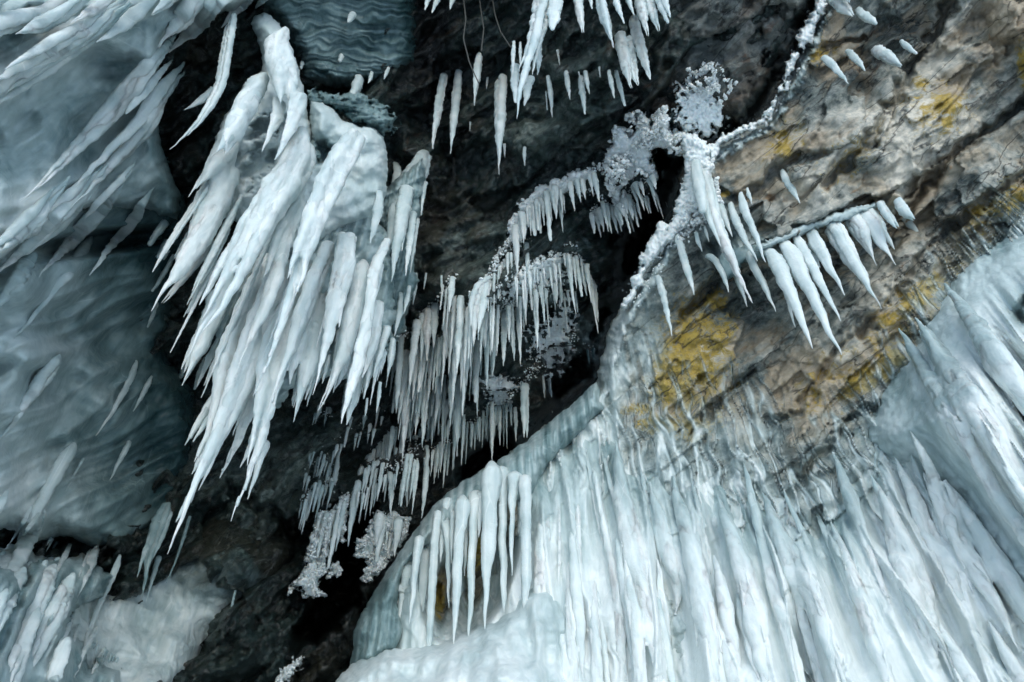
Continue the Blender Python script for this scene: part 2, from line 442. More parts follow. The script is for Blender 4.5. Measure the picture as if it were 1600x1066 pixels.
def make_rock(name, stops, tan, rust, lich=(0.33, 0.225, 0.015), scale=1.0, gloss=0.42, bump=1.0):
    """slate-like rock: strata noise, tan and rust patches, lichen, and a glaze of milky ice where the attribute 'ice' says so"""
    t = NT(name)
    v1 = t.frame(strA, strB, Fv, (1.0, 1.8, 1.4)); v2 = t.frame(strA, strB, Fv, (1.0, 2.6, 1.6))
    n1 = t.noise(v1, 1.7 * scale, 9, 0.66, 0.9); n2 = t.noise(v2, 5.5 * scale, 8, 0.68, 0.5); n3 = t.noise(t.co, 24 * scale, 6, 0.65, 0.2)
    f = t.math('ADD', t.math('MULTIPLY', n1, 0.38), t.math('ADD', t.math('MULTIPLY', n2, 0.34), t.math('MULTIPLY', n3, 0.28)))
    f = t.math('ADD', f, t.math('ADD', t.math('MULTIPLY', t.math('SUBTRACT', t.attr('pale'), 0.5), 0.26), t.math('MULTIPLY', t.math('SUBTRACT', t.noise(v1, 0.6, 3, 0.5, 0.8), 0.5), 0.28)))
    f = t.mapr(f, 0.34, 0.64)
    c = t.ramp(f, stops)
    pt = t.noise(v1, 1.3 * scale, 7, 0.6, 1.2); 
    warm = t.attr('warm')
    tm = t.math('MULTIPLY', t.mapr(t.math('ADD', pt, t.math('MULTIPLY', t.math('SUBTRACT', warm, 0.5), 0.30)), 0.47, 0.60), 0.8)
    tf = t.mapr(t.noise(v2, 7 * scale, 7, 0.7, 0.4), 0.3, 0.7)
    c = t.mix(tm, c, t.mix(tf, tan[0], tan[1]))
    rm = t.mapr(t.noise(v2, 2.6 * scale, 7, 0.65, 1.0), 0.60, 0.70)
    c = t.mix(t.math('MULTIPLY', rm, 0.75), c, t.mix(n3, rust[0], rust[1]))
    lc = t.attr('lichen')
    lm = t.mapr(t.math('ADD', lc, t.math('MULTIPLY', t.math('SUBTRACT', t.noise(t.co, 13, 9, 0.76, 0.8), 0.5), 2.6)), 0.44, 0.74)
    lm = t.math('MULTIPLY', lm, t.mapr(lc, 0.05, 0.3))
    c = t.mix(t.math('MULTIPLY', lm, 0.95), c, t.mix(t.mapr(t.noise(t.co, 34, 5, 0.7), 0.25, 0.52), (0.13, 0.10, 0.022), t.mix(n1, lich, (0.52, 0.38, 0.07))))
    # dark joints and pale mineral veins
    vr = t.n('ShaderNodeTexVoronoi', feature='DISTANCE_TO_EDGE'); vv = t.n('ShaderNodeVectorMath', operation='ADD')
    nz = t.n('ShaderNodeTexNoise'); v3 = t.frame(strA, strB, Fv, (0.40, 1.9, 1.0)); t.l(v3, nz.inputs['Vector']); nz.inputs['Scale'].default_value = 1.6; nz.inputs['Detail'].default_value = 7
    t.l(v3, vv.inputs[0]); t.l(nz.outputs['Color'], vv.inputs[1]); t.l(vv.outputs[0], vr.inputs['Vector']); vr.inputs['Scale'].default_value = 2.3 * scale
    jt = t.mapr(vr.outputs['Distance'], 0.0, 0.028, 1.0, 0.0)
    jt = t.math('MULTIPLY', jt, t.mapr(t.noise(t.co, 3.1, 3, 0.5), 0.38, 0.52))
    c = t.mix(t.math('MULTIPLY', jt, 0.85), c, (0.012, 0.014, 0.013))
    vein = t.mapr(t.math('ABSOLUTE', t.math('SUBTRACT', t.noise(v2, 2.0 * scale, 6, 0.6, 1.5), 0.5)), 0.0, 0.012, 1.0, 0.0)
    c = t.mix(t.math('MULTIPLY', vein, 0.35), c, (0.42, 0.42, 0.40))
    # ice glaze
    ia = t.attr('ice')
    im = t.math('ADD', ia, t.math('MULTIPLY', t.math('SUBTRACT', t.noise(t.frame(XA, YA, ZA, (1, 1, 0.22)), 6, 6, 0.58, 0.4), 0.5), t.mapr(ia, 0.0, 0.25, 0.0, 0.6)), clamp=True)
    ic, st = ice_color(t, t.math('MULTIPLY_ADD', im, 0.55, 0.34), 0.5)
    c = t.mix(t.mapr(im, 0.10, 0.85, 0.0, 0.97), c, ic)
    h = t.math('ADD', t.math('MULTIPLY', n1, 0.6), t.math('ADD', t.math('MULTIPLY', n2, 0.45), t.math('MULTIPLY', n3, 0.12)))
    h = t.math('SUBTRACT', h, t.math('MULTIPLY', jt, 0.12))
    h2 = t.mix(t.mapr(im, 0.2, 0.7), h, t.math('MULTIPLY', st, 0.2))
    b = t.bump(h2, 0.8 * bump, 0.07)
    b = t.bump(n3, 0.6 * bump, 0.010, b)
    t.l(c, t.b.inputs['Base Color']); t.l(b, t.b.inputs['Normal'])
    t.l(t.mapr(im, 0.2, 0.7, gloss + 0.18, 0.34), t.b.inputs['Roughness'])
    return t.m
M_SLAB = make_rock('slab_rock', [(0.0, (0.026, 0.036, 0.034)), (0.25, (0.085, 0.112, 0.108)), (0.48, (0.20, 0.235, 0.215)), (0.72, (0.40, 0.41, 0.36)), (1.0, (0.66, 0.63, 0.53))],
                   ((0.21, 0.165, 0.105), (0.60, 0.51, 0.37)), ((0.17, 0.080, 0.025), (0.38, 0.21, 0.075)))
M_DARK = make_rock('dark_rock', [(0.0, (0.003, 0.005, 0.005)), (0.35, (0.009, 0.019, 0.018)), (0.6, (0.031, 0.054, 0.050)), (0.85, (0.095, 0.135, 0.122)), (1.0, (0.23, 0.28, 0.25))],
                   ((0.012, 0.012, 0.008), (0.070, 0.070, 0.048)), ((0.03, 0.018, 0.010), (0.08, 0.048, 0.028)), scale=1.0, gloss=0.14)
M_GREY = make_rock('grey_rock', [(0.0, (0.020, 0.027, 0.027)), (0.35, (0.065, 0.082, 0.078)), (0.6, (0.11, 0.13, 0.122)), (0.85, (0.20, 0.22, 0.20)), (1.0, (0.30, 0.31, 0.28))],
                   ((0.05, 0.042, 0.032), (0.17, 0.14, 0.105)), ((0.07, 0.035, 0.018), (0.15, 0.08, 0.045)), scale=0.9)

# ------------------------------------------------------------------ ground (frozen lake under the cave mouth)
t = NT('lake_snow'); t.b.inputs['Base Color'].default_value = (0.86, 0.90, 0.91, 1); t.b.inputs['Roughness'].default_value = 0.8
t.l(t.bump(t.noise(t.co, 3, 6, 0.6), 0.5, 0.1), t.b.inputs['Normal'])
g = 220
props(mesh_obj('frozen_lake', [(-g, -g, 0), (g, -g, 0), (g, g, 0), (-g, g, 0)], [[0, 1, 2, 3]], t.m), kind='structure')

# ------------------------------------------------------------------ cliff behind everything
dB = tps([(-900, -900, 8), (2500, -900, 8), (800, -900, 8), (-900, 2000, 7), (2500, 2000, 7), (800, 2000, 7), (800, 500, 10.5), (880, 600, 11.5), (300, 500, 8.5), (1300, 500, 9)])
props(sheet('cliff_face', M_DARK, [(-1400, -1500), (3000, -1500), (3000, 2300), (-1400, 2300)], dB, 14, 
      lambda x, y: 0.5 * fbm(x / 180, y / 180, 5, 5), {'ice': 0.0, 'lichen': 0.0, 'warm': 0.3, 'pale': 0.3}, roll=(200, -0.2)), kind='structure')

def tongues(x, y, paths, amp=0.55, spread=0.62):
    """relief where the roots of icicles run into the ice body: each swells along its own line"""
    H = np.zeros(np.shape(x))
    for P in paths:
        for (ax, ay, aw), (bx, by, bw) in zip(P[:-1], P[1:]):
            vx, vy = bx - ax, by - ay; mw = max(aw, bw) * 1.6
            k = (x > min(ax, bx) - mw) & (x < max(ax, bx) + mw) & (y > min(ay, by) - mw) & (y < max(ay, by) + mw)
            if not k.any(): continue
            xx = x[k]; yy = y[k]
            t = np.clip(((xx - ax) * vx + (yy - ay) * vy) / (vx * vx + vy * vy + 1e-9), 0, 1)
            d = np.hypot(xx - ax - t * vx, yy - ay - t * vy); w = aw + (bw - aw) * t + 1.0
            h = amp * w * 3.2 / FPX * np.exp(-(d / (spread * w)) ** 2 * 1.0)
            H[k] = np.maximum(H[k], h)
    return H
def facets(x, y, s, cell=60.0, ax=1.9, amp=0.08, rot=True):
    """broken rock: flat patches, each tilted its own way"""
    a = (x * 0.76 - y * 0.65) / (cell * ax) if rot else x / cell; b = (x * 0.65 + y * 0.76) / cell if rot else y / cell
    a = a + 0.35 * noise(a * 1.7, b * 1.7, s + 5); b = b + 0.35 * noise(a * 1.7, b * 1.7, s + 6)
    i = np.floor(a); j = np.floor(b); best = np.full(np.shape(a), 9e9); H = np.zeros(np.shape(a))
    for di in (-1, 0, 1):
        for dj in (-1, 0, 1):
            ci = i + di; cj = j + dj
            px = ci + 0.5 + 0.45 * _h(ci, cj, s + 1); py = cj + 0.5 + 0.45 * _h(ci, cj, s + 2)
            d = (a - px) ** 2 + (b - py) ** 2
            h = 0.55 * _h(ci, cj, s + 3) + 0.9 * (a - px) * _h(ci, cj, s + 4) + 0.9 * (b - py) * _h(ci, cj, s + 7)
            k = d < best; best = np.where(k, d, best); H = np.where(k, h, H)
    return amp * H
def strata(x, y, s, sa=260.0, sb=55.0):
    a = (x * 0.76 - y * 0.65); b = (x * 0.65 + y * 0.76)
    wb = b + 26 * fbm(a / 150, b / 150, s + 3, 3)
    r = ridge(a / sa, wb / sb, s, 5, 0.55)
    st = wb / 46.0 + 0.8 * noise(a / 210, b / 120, s + 9)
    fr = st - np.floor(st); step = (np.floor(st) + sstep(0.55, 0.95, fr))
    ph = np.sin(step * 2.4 + 1.3)
    return r, ph
# ------------------------------------------------------------------ central dark overhang
dC = tps([(330, -400, 4.3), (500, 60, 5.0), (700, 250, 5.4), (850, 450, 5.3), (900, 150, 5.0), (1150, 60, 4.5), (1000, 200, 4.8), (1320, -300, 4.4), (600, 600, 5.2),
          (450, 900, 4.2), (300, 900, 3.9), (800, 640, 5.6), (640, 760, 5.0), (100, 500, 4.2), (-200, 500, 3.8), (-200, 1300, 3.0), (300, 1300, 3.3), (500, 1060, 3.9), (-200, -300, 3.9),
          (300, 200, 4.3), (280, 650, 4.6), (930, 420, 5.6), (1190, 150, 4.7), (700, 450, 5.1), (560, 880, 4.6)])
ledges = [([(800, 380), (840, 320), (900, 280), (960, 260)], 22, 0.22), ([(760, 450), (830, 400), (890, 380), (925, 400)], 40, 0.30),
          ([(690, 440), (745, 445), (700, 500), (640, 530)], 26, 0.18), ([(770, 600), (800, 590), (820, 620)], 34, 0.30), ([(860, 440), (890, 500), (840, 570)], 36, 0.28),
          ([(700, 610), (760, 580), (800, 540)], 20, 0.16), ([(600, 590), (660, 520)], 22, 0.15), ([(690, 690), (740, 640)], 26, 0.2), ([(480, 780), (570, 760), (640, 700)], 26, 0.2),
          ([(720, 210), (800, 220), (860, 200)], 24, 0.22), ([(860, 110), (940, 110), (975, 60)], 18, 0.16), ([(640, 30), (560, 190), (640, 220), (700, 300)], 30, 0.2)]
def dispC(x, y):
    r, ph = strata(x, y, 31, 300, 80)
    h = 0.12 * (r - 0.6) + 0.09 * ph + facets(x, y, 701, 95, 1.8, 0.22) + facets(x, y, 711, 34, 1.6, 0.07) + facets(x, y, 721, 13, 1.5, 0.025) + 0.22 * fbm(x / 170, y / 170, 40, 4) + 0.05 * fbm(x / 26, y / 26, 47, 3)
    wx = x + 14 * fbm(x / 40, y / 40, 52, 3); wy = y + 14 * fbm(x / 40, y / 40, 57, 3)
    for P, w, a in ledges:
        d = pdist(wx, wy, P); h = h + a * sstep(w * 1.3, w * 0.3, d)
    cav = blobs(wx, wy, [(895, 590, 55, 50, -50), (945, 520, 38, 60, 25), (1000, 380, 22, 80, 15), (1025, 260, 16, 40, 5), (760, 720, 30, 60, 50), (520, 940, 30, 90, 35), (560, 850, 40, 40)])
    h = h - 1.5 * sstep(0.30, 0.75, cav)
    ck = pdist(wx, wy, [(360, 760), (420, 800), (500, 850), (560, 860)]); h = h - 0.25 * sstep(14, 3, ck)
    return h
P_C = [(-420, -420), (1345, -420), (1335, -100), (1285, -10), (1248, 60), (1205, 150), (1168, 196), (1120, 228), (1062, 262), (1050, 330), (1010, 410), (978, 470), (945, 540), (930, 590), (880, 640), (830, 700), (770, 740),
       (700, 800), (650, 850), (610, 900), (580, 960), (560, 1100), (540, 1480), (-420, 1480)]
iceC = lambda x, y: np.clip(0.75 * blobs(x, y, [(1040, 200, 70, 30, -30), (870, 420, 60, 40, -30), (900, 540, 50, 60)]) * (0.4 + 1.1 * fbm(x / 14, y / 14, 61, 3)), 0, 1) \
    + 0.42 * blobs(x, y, [(960, 300, 60, 40), (800, 460, 60, 40), (780, 620, 60, 40), (640, 480, 40, 60)]) * np.clip(0.3 + 1.2 * fbm(x / 22, y / 22, 66, 3), 0, 1)
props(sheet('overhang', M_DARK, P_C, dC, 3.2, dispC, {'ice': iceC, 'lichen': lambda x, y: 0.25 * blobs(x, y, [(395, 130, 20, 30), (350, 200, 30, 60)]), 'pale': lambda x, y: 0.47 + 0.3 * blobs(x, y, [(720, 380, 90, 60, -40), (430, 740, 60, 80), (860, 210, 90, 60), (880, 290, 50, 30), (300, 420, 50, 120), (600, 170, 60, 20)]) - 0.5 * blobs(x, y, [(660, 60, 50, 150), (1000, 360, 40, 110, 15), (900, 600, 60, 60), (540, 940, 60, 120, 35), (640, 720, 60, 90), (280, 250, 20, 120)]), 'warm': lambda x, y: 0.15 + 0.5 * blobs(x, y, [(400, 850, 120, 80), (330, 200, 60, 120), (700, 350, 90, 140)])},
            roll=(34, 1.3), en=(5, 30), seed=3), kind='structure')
# lighter grey-green rock above, right of centre
dG = lambda x, y: dC(x, y) - 0.16
P_G = [(960, -420), (1345, -420), (1335, -100), (1282, -8), (1244, 62), (1200, 150), (1160, 190), (1110, 190), (1060, 200), (1010, 200), (985, 170), (1010, 110), (980, 60), (990, -20)]
def dispG(x, y):
    r, ph = strata(x, y, 71, 330, 70); return facets(x, y, 731, 60, 2.2, 0.12) + facets(x, y, 741, 22, 1.8, 0.04) + facets(x, y, 745, 9, 1.6, 0.012) + 0.05 * (r - 0.6) + 0.04 * ph + 0.16 * fbm(x / 120, y / 120, 80, 4) + 0.03 * fbm(x / 20, y / 20, 87, 3)
props(sheet('grey_rock_ledge', M_GREY, P_G, dG, 3.2, dispG, {'ice': lambda x, y: 0.25 * blobs(x, y, [(1090, 60, 60, 40, -40)]), 'lichen': 0.0, 'warm': 0.45, 'pale': lambda x, y: 0.5 + 0.35 * blob(x, y, 1180, 60, 60, 90, 30) - 0.3 * blob(x, y, 1030, 110, 60, 50)}, roll=(40, 0.7), en=(16, 45), seed=5), kind='structure')

# ------------------------------------------------------------------ right-hand slab
dS = tps([(900, 620, 4.3), (1010, 420, 4.4), (1180, 160, 4.4), (1400, 0, 4.3), (1290, -200, 4.6), (1600, -50, 4.0), (1600, 350, 3.7), (1300, 500, 3.9), (1100, 750, 3.6), (820, 760, 3.9),
          (620, 1000, 3.4), (900, 1066, 2.95), (1200, 1066, 2.75), (1600, 800, 2.95), (1600, 1066, 2.45), (1500, 500, 3.5), (1000, 900, 3.3), (2000, 1400, 1.9), (500, 1400, 2.3), (2000, -200, 3.5), (2000, 500, 3.1)])
P_S = [(1350, -420), (1340, -120), (1290, -14), (1262, 50), (1232, 110), (1206, 165), (1192, 186), (1150, 205), (1110, 225), (1062, 258), (1058, 300), (1046, 352), (1022, 395), (990, 445), (958, 500), (938, 560), (930, 600), (880, 645), (820, 690), (765, 730),
       (700, 775), (650, 835), (610, 900), (570, 950), (545, 1060), (500, 1480), (2000, 1480), (2000, -420)]
cracks = [([(1492, -20), (1470, 40), (1430, 95), (1405, 150), (1370, 200), (1330, 250), (1290, 290)], 9, 0.20), ([(1640, 120), (1580, 180), (1545, 205), (1500, 230), (1440, 300), (1400, 345)], 8, 0.16),
          ([(1640, 250), (1560, 300), (1500, 345), (1440, 400), (1390, 480), (1340, 520)], 8, 0.13), ([(1420, 590), (1380, 630), (1330, 650), (1300, 690), (1262, 740), (1232, 778)], 7, 0.14),
          ([(1340, 500), (1300, 560), (1250, 640), (1200, 660)], 6, 0.08), ([(1110, 380), (1130, 420), (1085, 480), (1060, 500)], 7, 0.14), ([(1240, 100), (1300, 70), (1350, 60)], 6, 0.12),
          ([(1120, 300), (1160, 318), (1230, 255), (1290, 240)], 8, 0.12), ([(1180, 390), (1260, 358), (1330, 330), (1400, 305), (1450, 270)], 6, 0.16), ([(1060, 700), (1130, 620), (1180, 580)], 6, 0.10)]
yl = np.array([[500, 900], [560, 930], [620, 880], [700, 770], [780, 730], [860, 690], [930, 640], [980, 700], [1040, 720], [1100, 735], [1200, 755], [1260, 790], [1320, 760], [1380, 660], [1450, 560], [1540, 450], [1620, 370], [2000, 100]], float)
def ice_line(x, y): return (y - np.interp(x, yl[:, 0], yl[:, 1]))
def rib(x, y, k, s, v=260.0): return 1 - 2.2 * np.abs(noise(uu(x, y) / k + 0.25 * noise(x / 90, y / 90, s + 2), y / v, s))
EDGE = [(1350, -420), (1295, -14), (1268, 50), (1240, 110), (1214, 160), (1196, 190), (1150, 215), (1105, 245), (1085, 290), (1060, 352), (1030, 400), (998, 455), (966, 505), (948, 560), (945, 640)]
def threads(x, y):     # fine rivulets of ice that meet as they run down
    u = uu(x, y) + 9 * noise(x / 60, y / 45, 221)
    a = 1 - np.abs(noise(u / 26, y / 190, 222)) * 9; b = 1 - np.abs(noise(u / 15 + 0.4 * noise(x / 40, y / 40, 224), y / 130, 223)) * 7
    return np.clip(np.maximum(a, 0.8 * b), 0, 1)
def slab_ice(x, y):
    q = ice_line(x, y) + 46 * rib(x, y, 26, 201, 200) + 40 * fbm(x / 60, y / 60, 205, 3)
    th = threads(x, y)
    m1 = 0.42 * sstep(-190, -20, q) + 0.40 * sstep(-40, 100, q) + 0.5 * th * sstep(-210, -80, q)
    e = pdist(x, y, EDGE); m2 = 0.95 * sstep(24, 8, e + 7 * fbm(x / 12, y / 12, 208, 3)) * sstep(640, 560, y)
    m3 = 0.8 * blobs(x, y, [(1100, 340, 60, 40, 20), (1150, 390, 60, 22, -10), (960, 600, 40, 90, 25) , (1010, 560, 30, 80, 10)]) * np.clip(0.5 + 0.9 * rib(x, y, 16, 211), 0, 1)
    m4 = 0.55 * blobs(x, y, [(1150, 680, 70, 50), (1010, 470, 40, 60), (760, 950, 80, 50)])
    rec = sstep(0.35, 0.75, blobs(x, y, [(745, 880, 26, 95, 4), (800, 810, 12, 70), (690, 930, 14, 60, 4)]))
    return np.maximum(np.maximum(m1, m2), np.maximum(m3, m4)) * (1 - 0.93 * rec)
def dispS(x, y):
    r, ph = strata(x, y, 101, 240, 60)
    ia = slab_ice(x, y)
    rk = facets(x, y, 751, 85, 2.2, 0.16) + facets(x, y, 761, 32, 2.2, 0.05) + facets(x, y, 771, 12, 1.8, 0.010) + 0.03 * (r - 0.6) + 0.03 * ph + 0.15 * fbm(x / 150, y / 150, 110, 4) + 0.010 * fbm(x / 18, y / 18, 117, 3)
    wx = x + 10 * fbm(x / 30, y / 30, 122, 3); wy = y + 10 * fbm(x / 30, y / 30, 127, 3)
    for P, w, a in cracks:
        rk = rk - a * sstep(w * 1.6, w * 0.2, pdist(wx, wy, P))
    sh = pdist(x, y, [(1120, 420), (1180, 392), (1260, 360), (1330, 332), (1400, 308)])
    rk = rk + 0.14 * sstep(34, 4, sh) * (y < 500)
    fl = 0.035 * threads(x, y) + 0.05 * rib(x, y, 24, 133, 330)
    out = rk * (1 - 0.75 * ia) + fl * ia
    rec = sstep(0.3, 0.8, blobs(x, y, [(740, 900, 75, 110, 20)]))
    return out - 0.35 * rec
lich = [(1078, 565, 80, 125, 12), (1350, 590, 70, 26, -42), (1440, 460, 60, 24, -45), (1130, 520, 20, 40), (1085, 540, 26, 90, 15), (1040, 600, 40, 60), (1075, 620, 50, 26), (1115, 470, 26, 26), (1030, 660, 60, 20), (1085, 670, 30, 30), (1370, 590, 46, 20, -40), (1330, 610, 30, 16, -40), (1425, 470, 30, 22), (1385, 500, 26, 20),
        (1400, 560, 24, 30, -50), (1440, 130, 18, 14), (1480, 165, 30, 30), (1480, 190, 14, 26), (1225, 230, 24, 30), (1590, 310, 60, 18, -30), (1540, 330, 40, 12), (1270, 85, 30, 16), (1130, 305, 12, 8), (685, 935, 14, 50), (760, 800, 20, 40), (740, 860, 40, 40), (955, 500, 10, 30), (1600, 100, 14, 50), (1000, 640, 40, 14)]
warmS = [(1190, 235, 90, 45, -30), (1290, 60, 60, 60), (1440, 300, 160, 36, -42), (1500, 120, 120, 30, -45), (1160, 530, 90, 40), (1270, 600, 90, 60, -40), (1390, 540, 110, 60, -40), (1100, 640, 120, 60), (745, 880, 90, 90), (1570, 60, 30, 120, 40), (1500, 400, 100, 30, -40)]
PALE = [(1200, 240, 90, 36, -30), (1400, 190, 110, 50, -30), (1260, 300, 70, 46), (1300, 60, 60, 30), (1480, 70, 90, 50, -40), (1130, 540, 90, 26), (1290, 580, 90, 40, -40), (1400, 440, 80, 40, -45), (1430, 250, 110, 30, -42), (1560, 240, 60, 20, -40), (1020, 620, 60, 60)]
DARKS = [(1240, 150, 36, 40, 20), (1170, 480, 60, 60), (1200, 620, 60, 46), (1290, 430, 60, 40, -40), (1400, 60, 26, 70, 40), (1500, 290, 90, 16, -42), (1110, 400, 50, 30), (1550, 360, 90, 16, -42), (1560, 60, 60, 20, -40), (1340, 100, 60, 20, -30), (1150, 310, 30, 20)]
palS = lambda x, y: 0.52 + 0.5 * blobs(x, y, PALE) - 0.5 * blobs(x, y, DARKS)
slab = sheet('rock_slab', M_SLAB, P_S, dS, 2.4, dispS, {'ice': slab_ice, 'lichen': lambda x, y: np.maximum(0.88 * blobs(x, y, lich), 0.52 * blobs(x, y, [(1080, 600, 120, 110), (1420, 500, 170, 70, -45), (1290, 600, 110, 60, -40), (1520, 400, 130, 50, -42), (1330, 240, 90, 40, -40), (1460, 170, 90, 70), (1560, 320, 120, 40, -35), (1220, 220, 60, 60), (1280, 80, 60, 40)])), 'warm': lambda x, y: 0.22 + 0.75 * blobs(x, y, warmS), 'pale': palS}, roll=(26, 1.1), en=(4, 22), seed=7)
props(slab, kind='structure')

# ------------------------------------------------------------------ ice curtain over the lower right
CUR = [
 [(850, 770, 5), (848, 850, 24), (845, 950, 26), (848, 1100, 28)], [(874, 790, 4), (874, 880, 5), (872, 912, 1)], [(897, 735, 5), (903, 800, 8), (905, 880, 8), (907, 940, 1)],
 [(930, 745, 6), (950, 850, 10), (965, 930, 15), (970, 1000, 14), (978, 1100, 26)], [(966, 715, 10), (972, 770, 24), (988, 840, 44), (1000, 900, 46), (1012, 965, 44), (1034, 1100, 24)],
 [(985, 930, 20), (996, 1000, 20), (1004, 1100, 20)], [(1018, 770, 8), (1040, 840, 24), (1056, 900, 32), (1063, 930, 14), (1054, 962, 1)], [(1052, 760, 8), (1078, 840, 28), (1095, 920, 34), (1105, 1000, 44), (1122, 1100, 50)],
 [(1030, 890, 7), (1038, 960, 15), (1042, 1008, 12), (1045, 1022, 4)], [(1125, 900, 14), (1140, 1000, 30), (1152, 1100, 30)], [(1128, 800, 10), (1160, 880, 30), (1178, 960, 38), (1200, 1100, 50)],
 [(1165, 735, 6), (1178, 790, 14), (1192, 850, 16), (1210, 920, 20), (1232, 1000, 20), (1258, 1100, 20)], [(1205, 810, 14), (1240, 880, 42), (1262, 920, 50), (1285, 970, 40), (1322, 1100, 45)],
 [(1200, 790, 5), (1225, 870, 12), (1250, 950, 14), (1290, 1090, 18)], [(1308, 722, 8), (1330, 780, 22), (1352, 850, 13), (1375, 905, 9), (1400, 962, 1)], [(1305, 830, 8), (1340, 920, 20), (1365, 1000, 24), (1402, 1100, 30)],
 [(1385, 790, 16), (1415, 870, 52), (1440, 940, 58), (1454, 990, 44), (1460, 1030, 20)], [(1412, 740, 10), (1445, 820, 26), (1475, 880, 38), (1508, 950, 28), (1535, 996, 2)],
 [(1432, 690, 8), (1470, 770, 18), (1500, 850, 28), (1540, 920, 42), (1572, 980, 48), (1592, 1015, 22)], [(1462, 770, 14), (1500, 860, 34), (1536, 925, 38), (1566, 956, 6)],
 [(1500, 670, 16), (1545, 750, 24), (1610, 850, 28), (1650, 910, 24)], [(1455, 530, 20), (1510, 620, 54), (1570, 720, 60), (1640, 840, 60)], [(1520, 500, 20), (1575, 590, 44), (1640, 690, 50)],
 [(1425, 545, 12), (1480, 640, 30), (1540, 740, 30), (1600, 830, 24)], [(1505, 800, 20), (1560, 890, 50), (1640, 1010, 60)], [(890, 860, 5), (893, 940, 18), (895, 1100, 20)], [(925, 880, 5), (928, 960, 14), (935, 1100, 22)],
 [(820, 850, 5), (816, 930, 14), (812, 1100, 16)], [(1405, 860, 5), (1440, 940, 8), (1490, 1060, 3)], [(1160, 920, 6), (1175, 1010, 12), (1185, 1060, 2)], [(1350, 960, 6), (1378, 1040, 12), (1395, 1090, 6)],
 [(1470, 980, 8), (1510, 1050, 22), (1535, 1100, 20)], [(1560, 1000, 10), (1600, 1070, 30), (1630, 1120, 30)], [(1230, 780, 6), (1262, 850, 10), (1290, 915, 1)], [(1275, 800, 5), (1298, 850, 12), (1330, 930, 10), (1350, 985, 1)],
 [(1080, 745, 4), (1092, 800, 7), (1108, 870, 8), (1112, 900, 1)], [(1000, 720, 4), (1010, 780, 8), (1028, 850, 7), (1033, 880, 1)], [(940, 700, 4), (955, 760, 8), (975, 840, 6), (980, 870, 1)], [(915, 700, 4), (925, 760, 7), (938, 830, 6), (942, 850, 1)]]
def thickR(x, y):
    q = ice_line(x, y) + 22 * rib(x, y, 20, 301, 240) + 34 * fbm(x / 60, y / 60, 305, 3)
    t = -0.07 + 0.13 * sstep(-40, 150, q)
    return t
def fluteR(x, y):
    u = uu(x, y); w = 0.30 * noise(x / 160, y / 220, 311)
    f = 0.13 * (1 - 2 * np.abs(noise(u / 50 + w, y / 380, 312))) + 0.032 * (1 - 2 * np.abs(noise(u / 19 + w, y / 300, 313))) + 0.004 * (1 - 2 * np.abs(noise(u / 6, y / 200, 314)))
    return f
rec_mask = lambda x, y: sstep(0.25, 0.6, blobs(x, y, [(735, 890, 60, 110, 20)]))
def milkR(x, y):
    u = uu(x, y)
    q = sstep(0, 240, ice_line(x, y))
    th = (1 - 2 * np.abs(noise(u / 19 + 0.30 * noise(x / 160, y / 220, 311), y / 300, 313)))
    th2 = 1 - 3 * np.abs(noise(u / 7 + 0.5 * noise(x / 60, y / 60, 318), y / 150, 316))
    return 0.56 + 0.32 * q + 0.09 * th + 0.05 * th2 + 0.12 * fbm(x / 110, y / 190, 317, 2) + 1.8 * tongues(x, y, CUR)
P_R = [(590, 1480), (560, 1040), (600, 960), (655, 860), (700, 790), (780, 735), (860, 680), (935, 610), (965, 620), (1040, 640), (1200, 660), (1300, 650), (1350, 640), (1390, 560), (1480, 430), (1600, 320), (2000, 0), (2000, 1480)]
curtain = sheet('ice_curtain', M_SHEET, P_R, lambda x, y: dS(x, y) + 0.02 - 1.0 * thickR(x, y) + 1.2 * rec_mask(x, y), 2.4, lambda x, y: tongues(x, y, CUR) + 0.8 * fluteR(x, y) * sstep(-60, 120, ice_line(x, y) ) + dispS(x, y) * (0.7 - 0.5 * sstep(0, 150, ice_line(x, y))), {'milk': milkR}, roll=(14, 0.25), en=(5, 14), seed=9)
props(curtain, 'wide white ice curtain of fused ribs at the lower right', 'ice curtain')
# mound of the far right
P_M = [(2000, 40), (1660, 300), (1600, 338), (1540, 384), (1486, 438), (1440, 500), (1412, 552), (1385, 606), (1358, 650), (1352, 690), (1375, 720), (1420, 740), (1480, 800), (1540, 880), (1600, 960), (1700, 1100), (2000, 1400)]
dM = lambda x, y: dS(x, y) - 0.16 - 0.26 * sstep(0, 140, sdf(x, y, P_M))
def dispM(x, y):
    e = sdf(x, y, P_M); u = uu(x, y)
    al = 0.010 * (1 - 2 * np.abs(noise(e / 15, (x - y) / 260, 331))) * sstep(110, 10, e) 
    dn = (0.13 * (1 - 2 * np.abs(noise(u / 44, y / 420, 333))) + 0.05 * (1 - 2 * np.abs(noise(u / 14, y / 300, 334)))) * sstep(30, 140, e)
    hole = blobs(x, y, [(1604, 486, 22, 30, 20), (1594, 640, 5, 44, -28)])
    return al + dn + tongues(x, y, [c for c in CUR if c[0][0] > 1400]) - 0.2 * sstep(0.3, 0.9, hole)
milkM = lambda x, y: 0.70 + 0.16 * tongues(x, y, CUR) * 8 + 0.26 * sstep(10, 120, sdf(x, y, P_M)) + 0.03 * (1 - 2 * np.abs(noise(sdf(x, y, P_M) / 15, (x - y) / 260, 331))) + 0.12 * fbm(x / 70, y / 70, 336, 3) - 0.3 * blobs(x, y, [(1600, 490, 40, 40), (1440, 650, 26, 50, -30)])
mound = sheet('ice_mound', M_SHEET, P_M, dM, 2.8, dispM, {'milk': milkM}, roll=(60, 0.30), en=(8, 40), seed=11)
props(mound, 'thick smooth white ice bulge at the far right edge, flowing down from the ochre rock', 'ice formation')
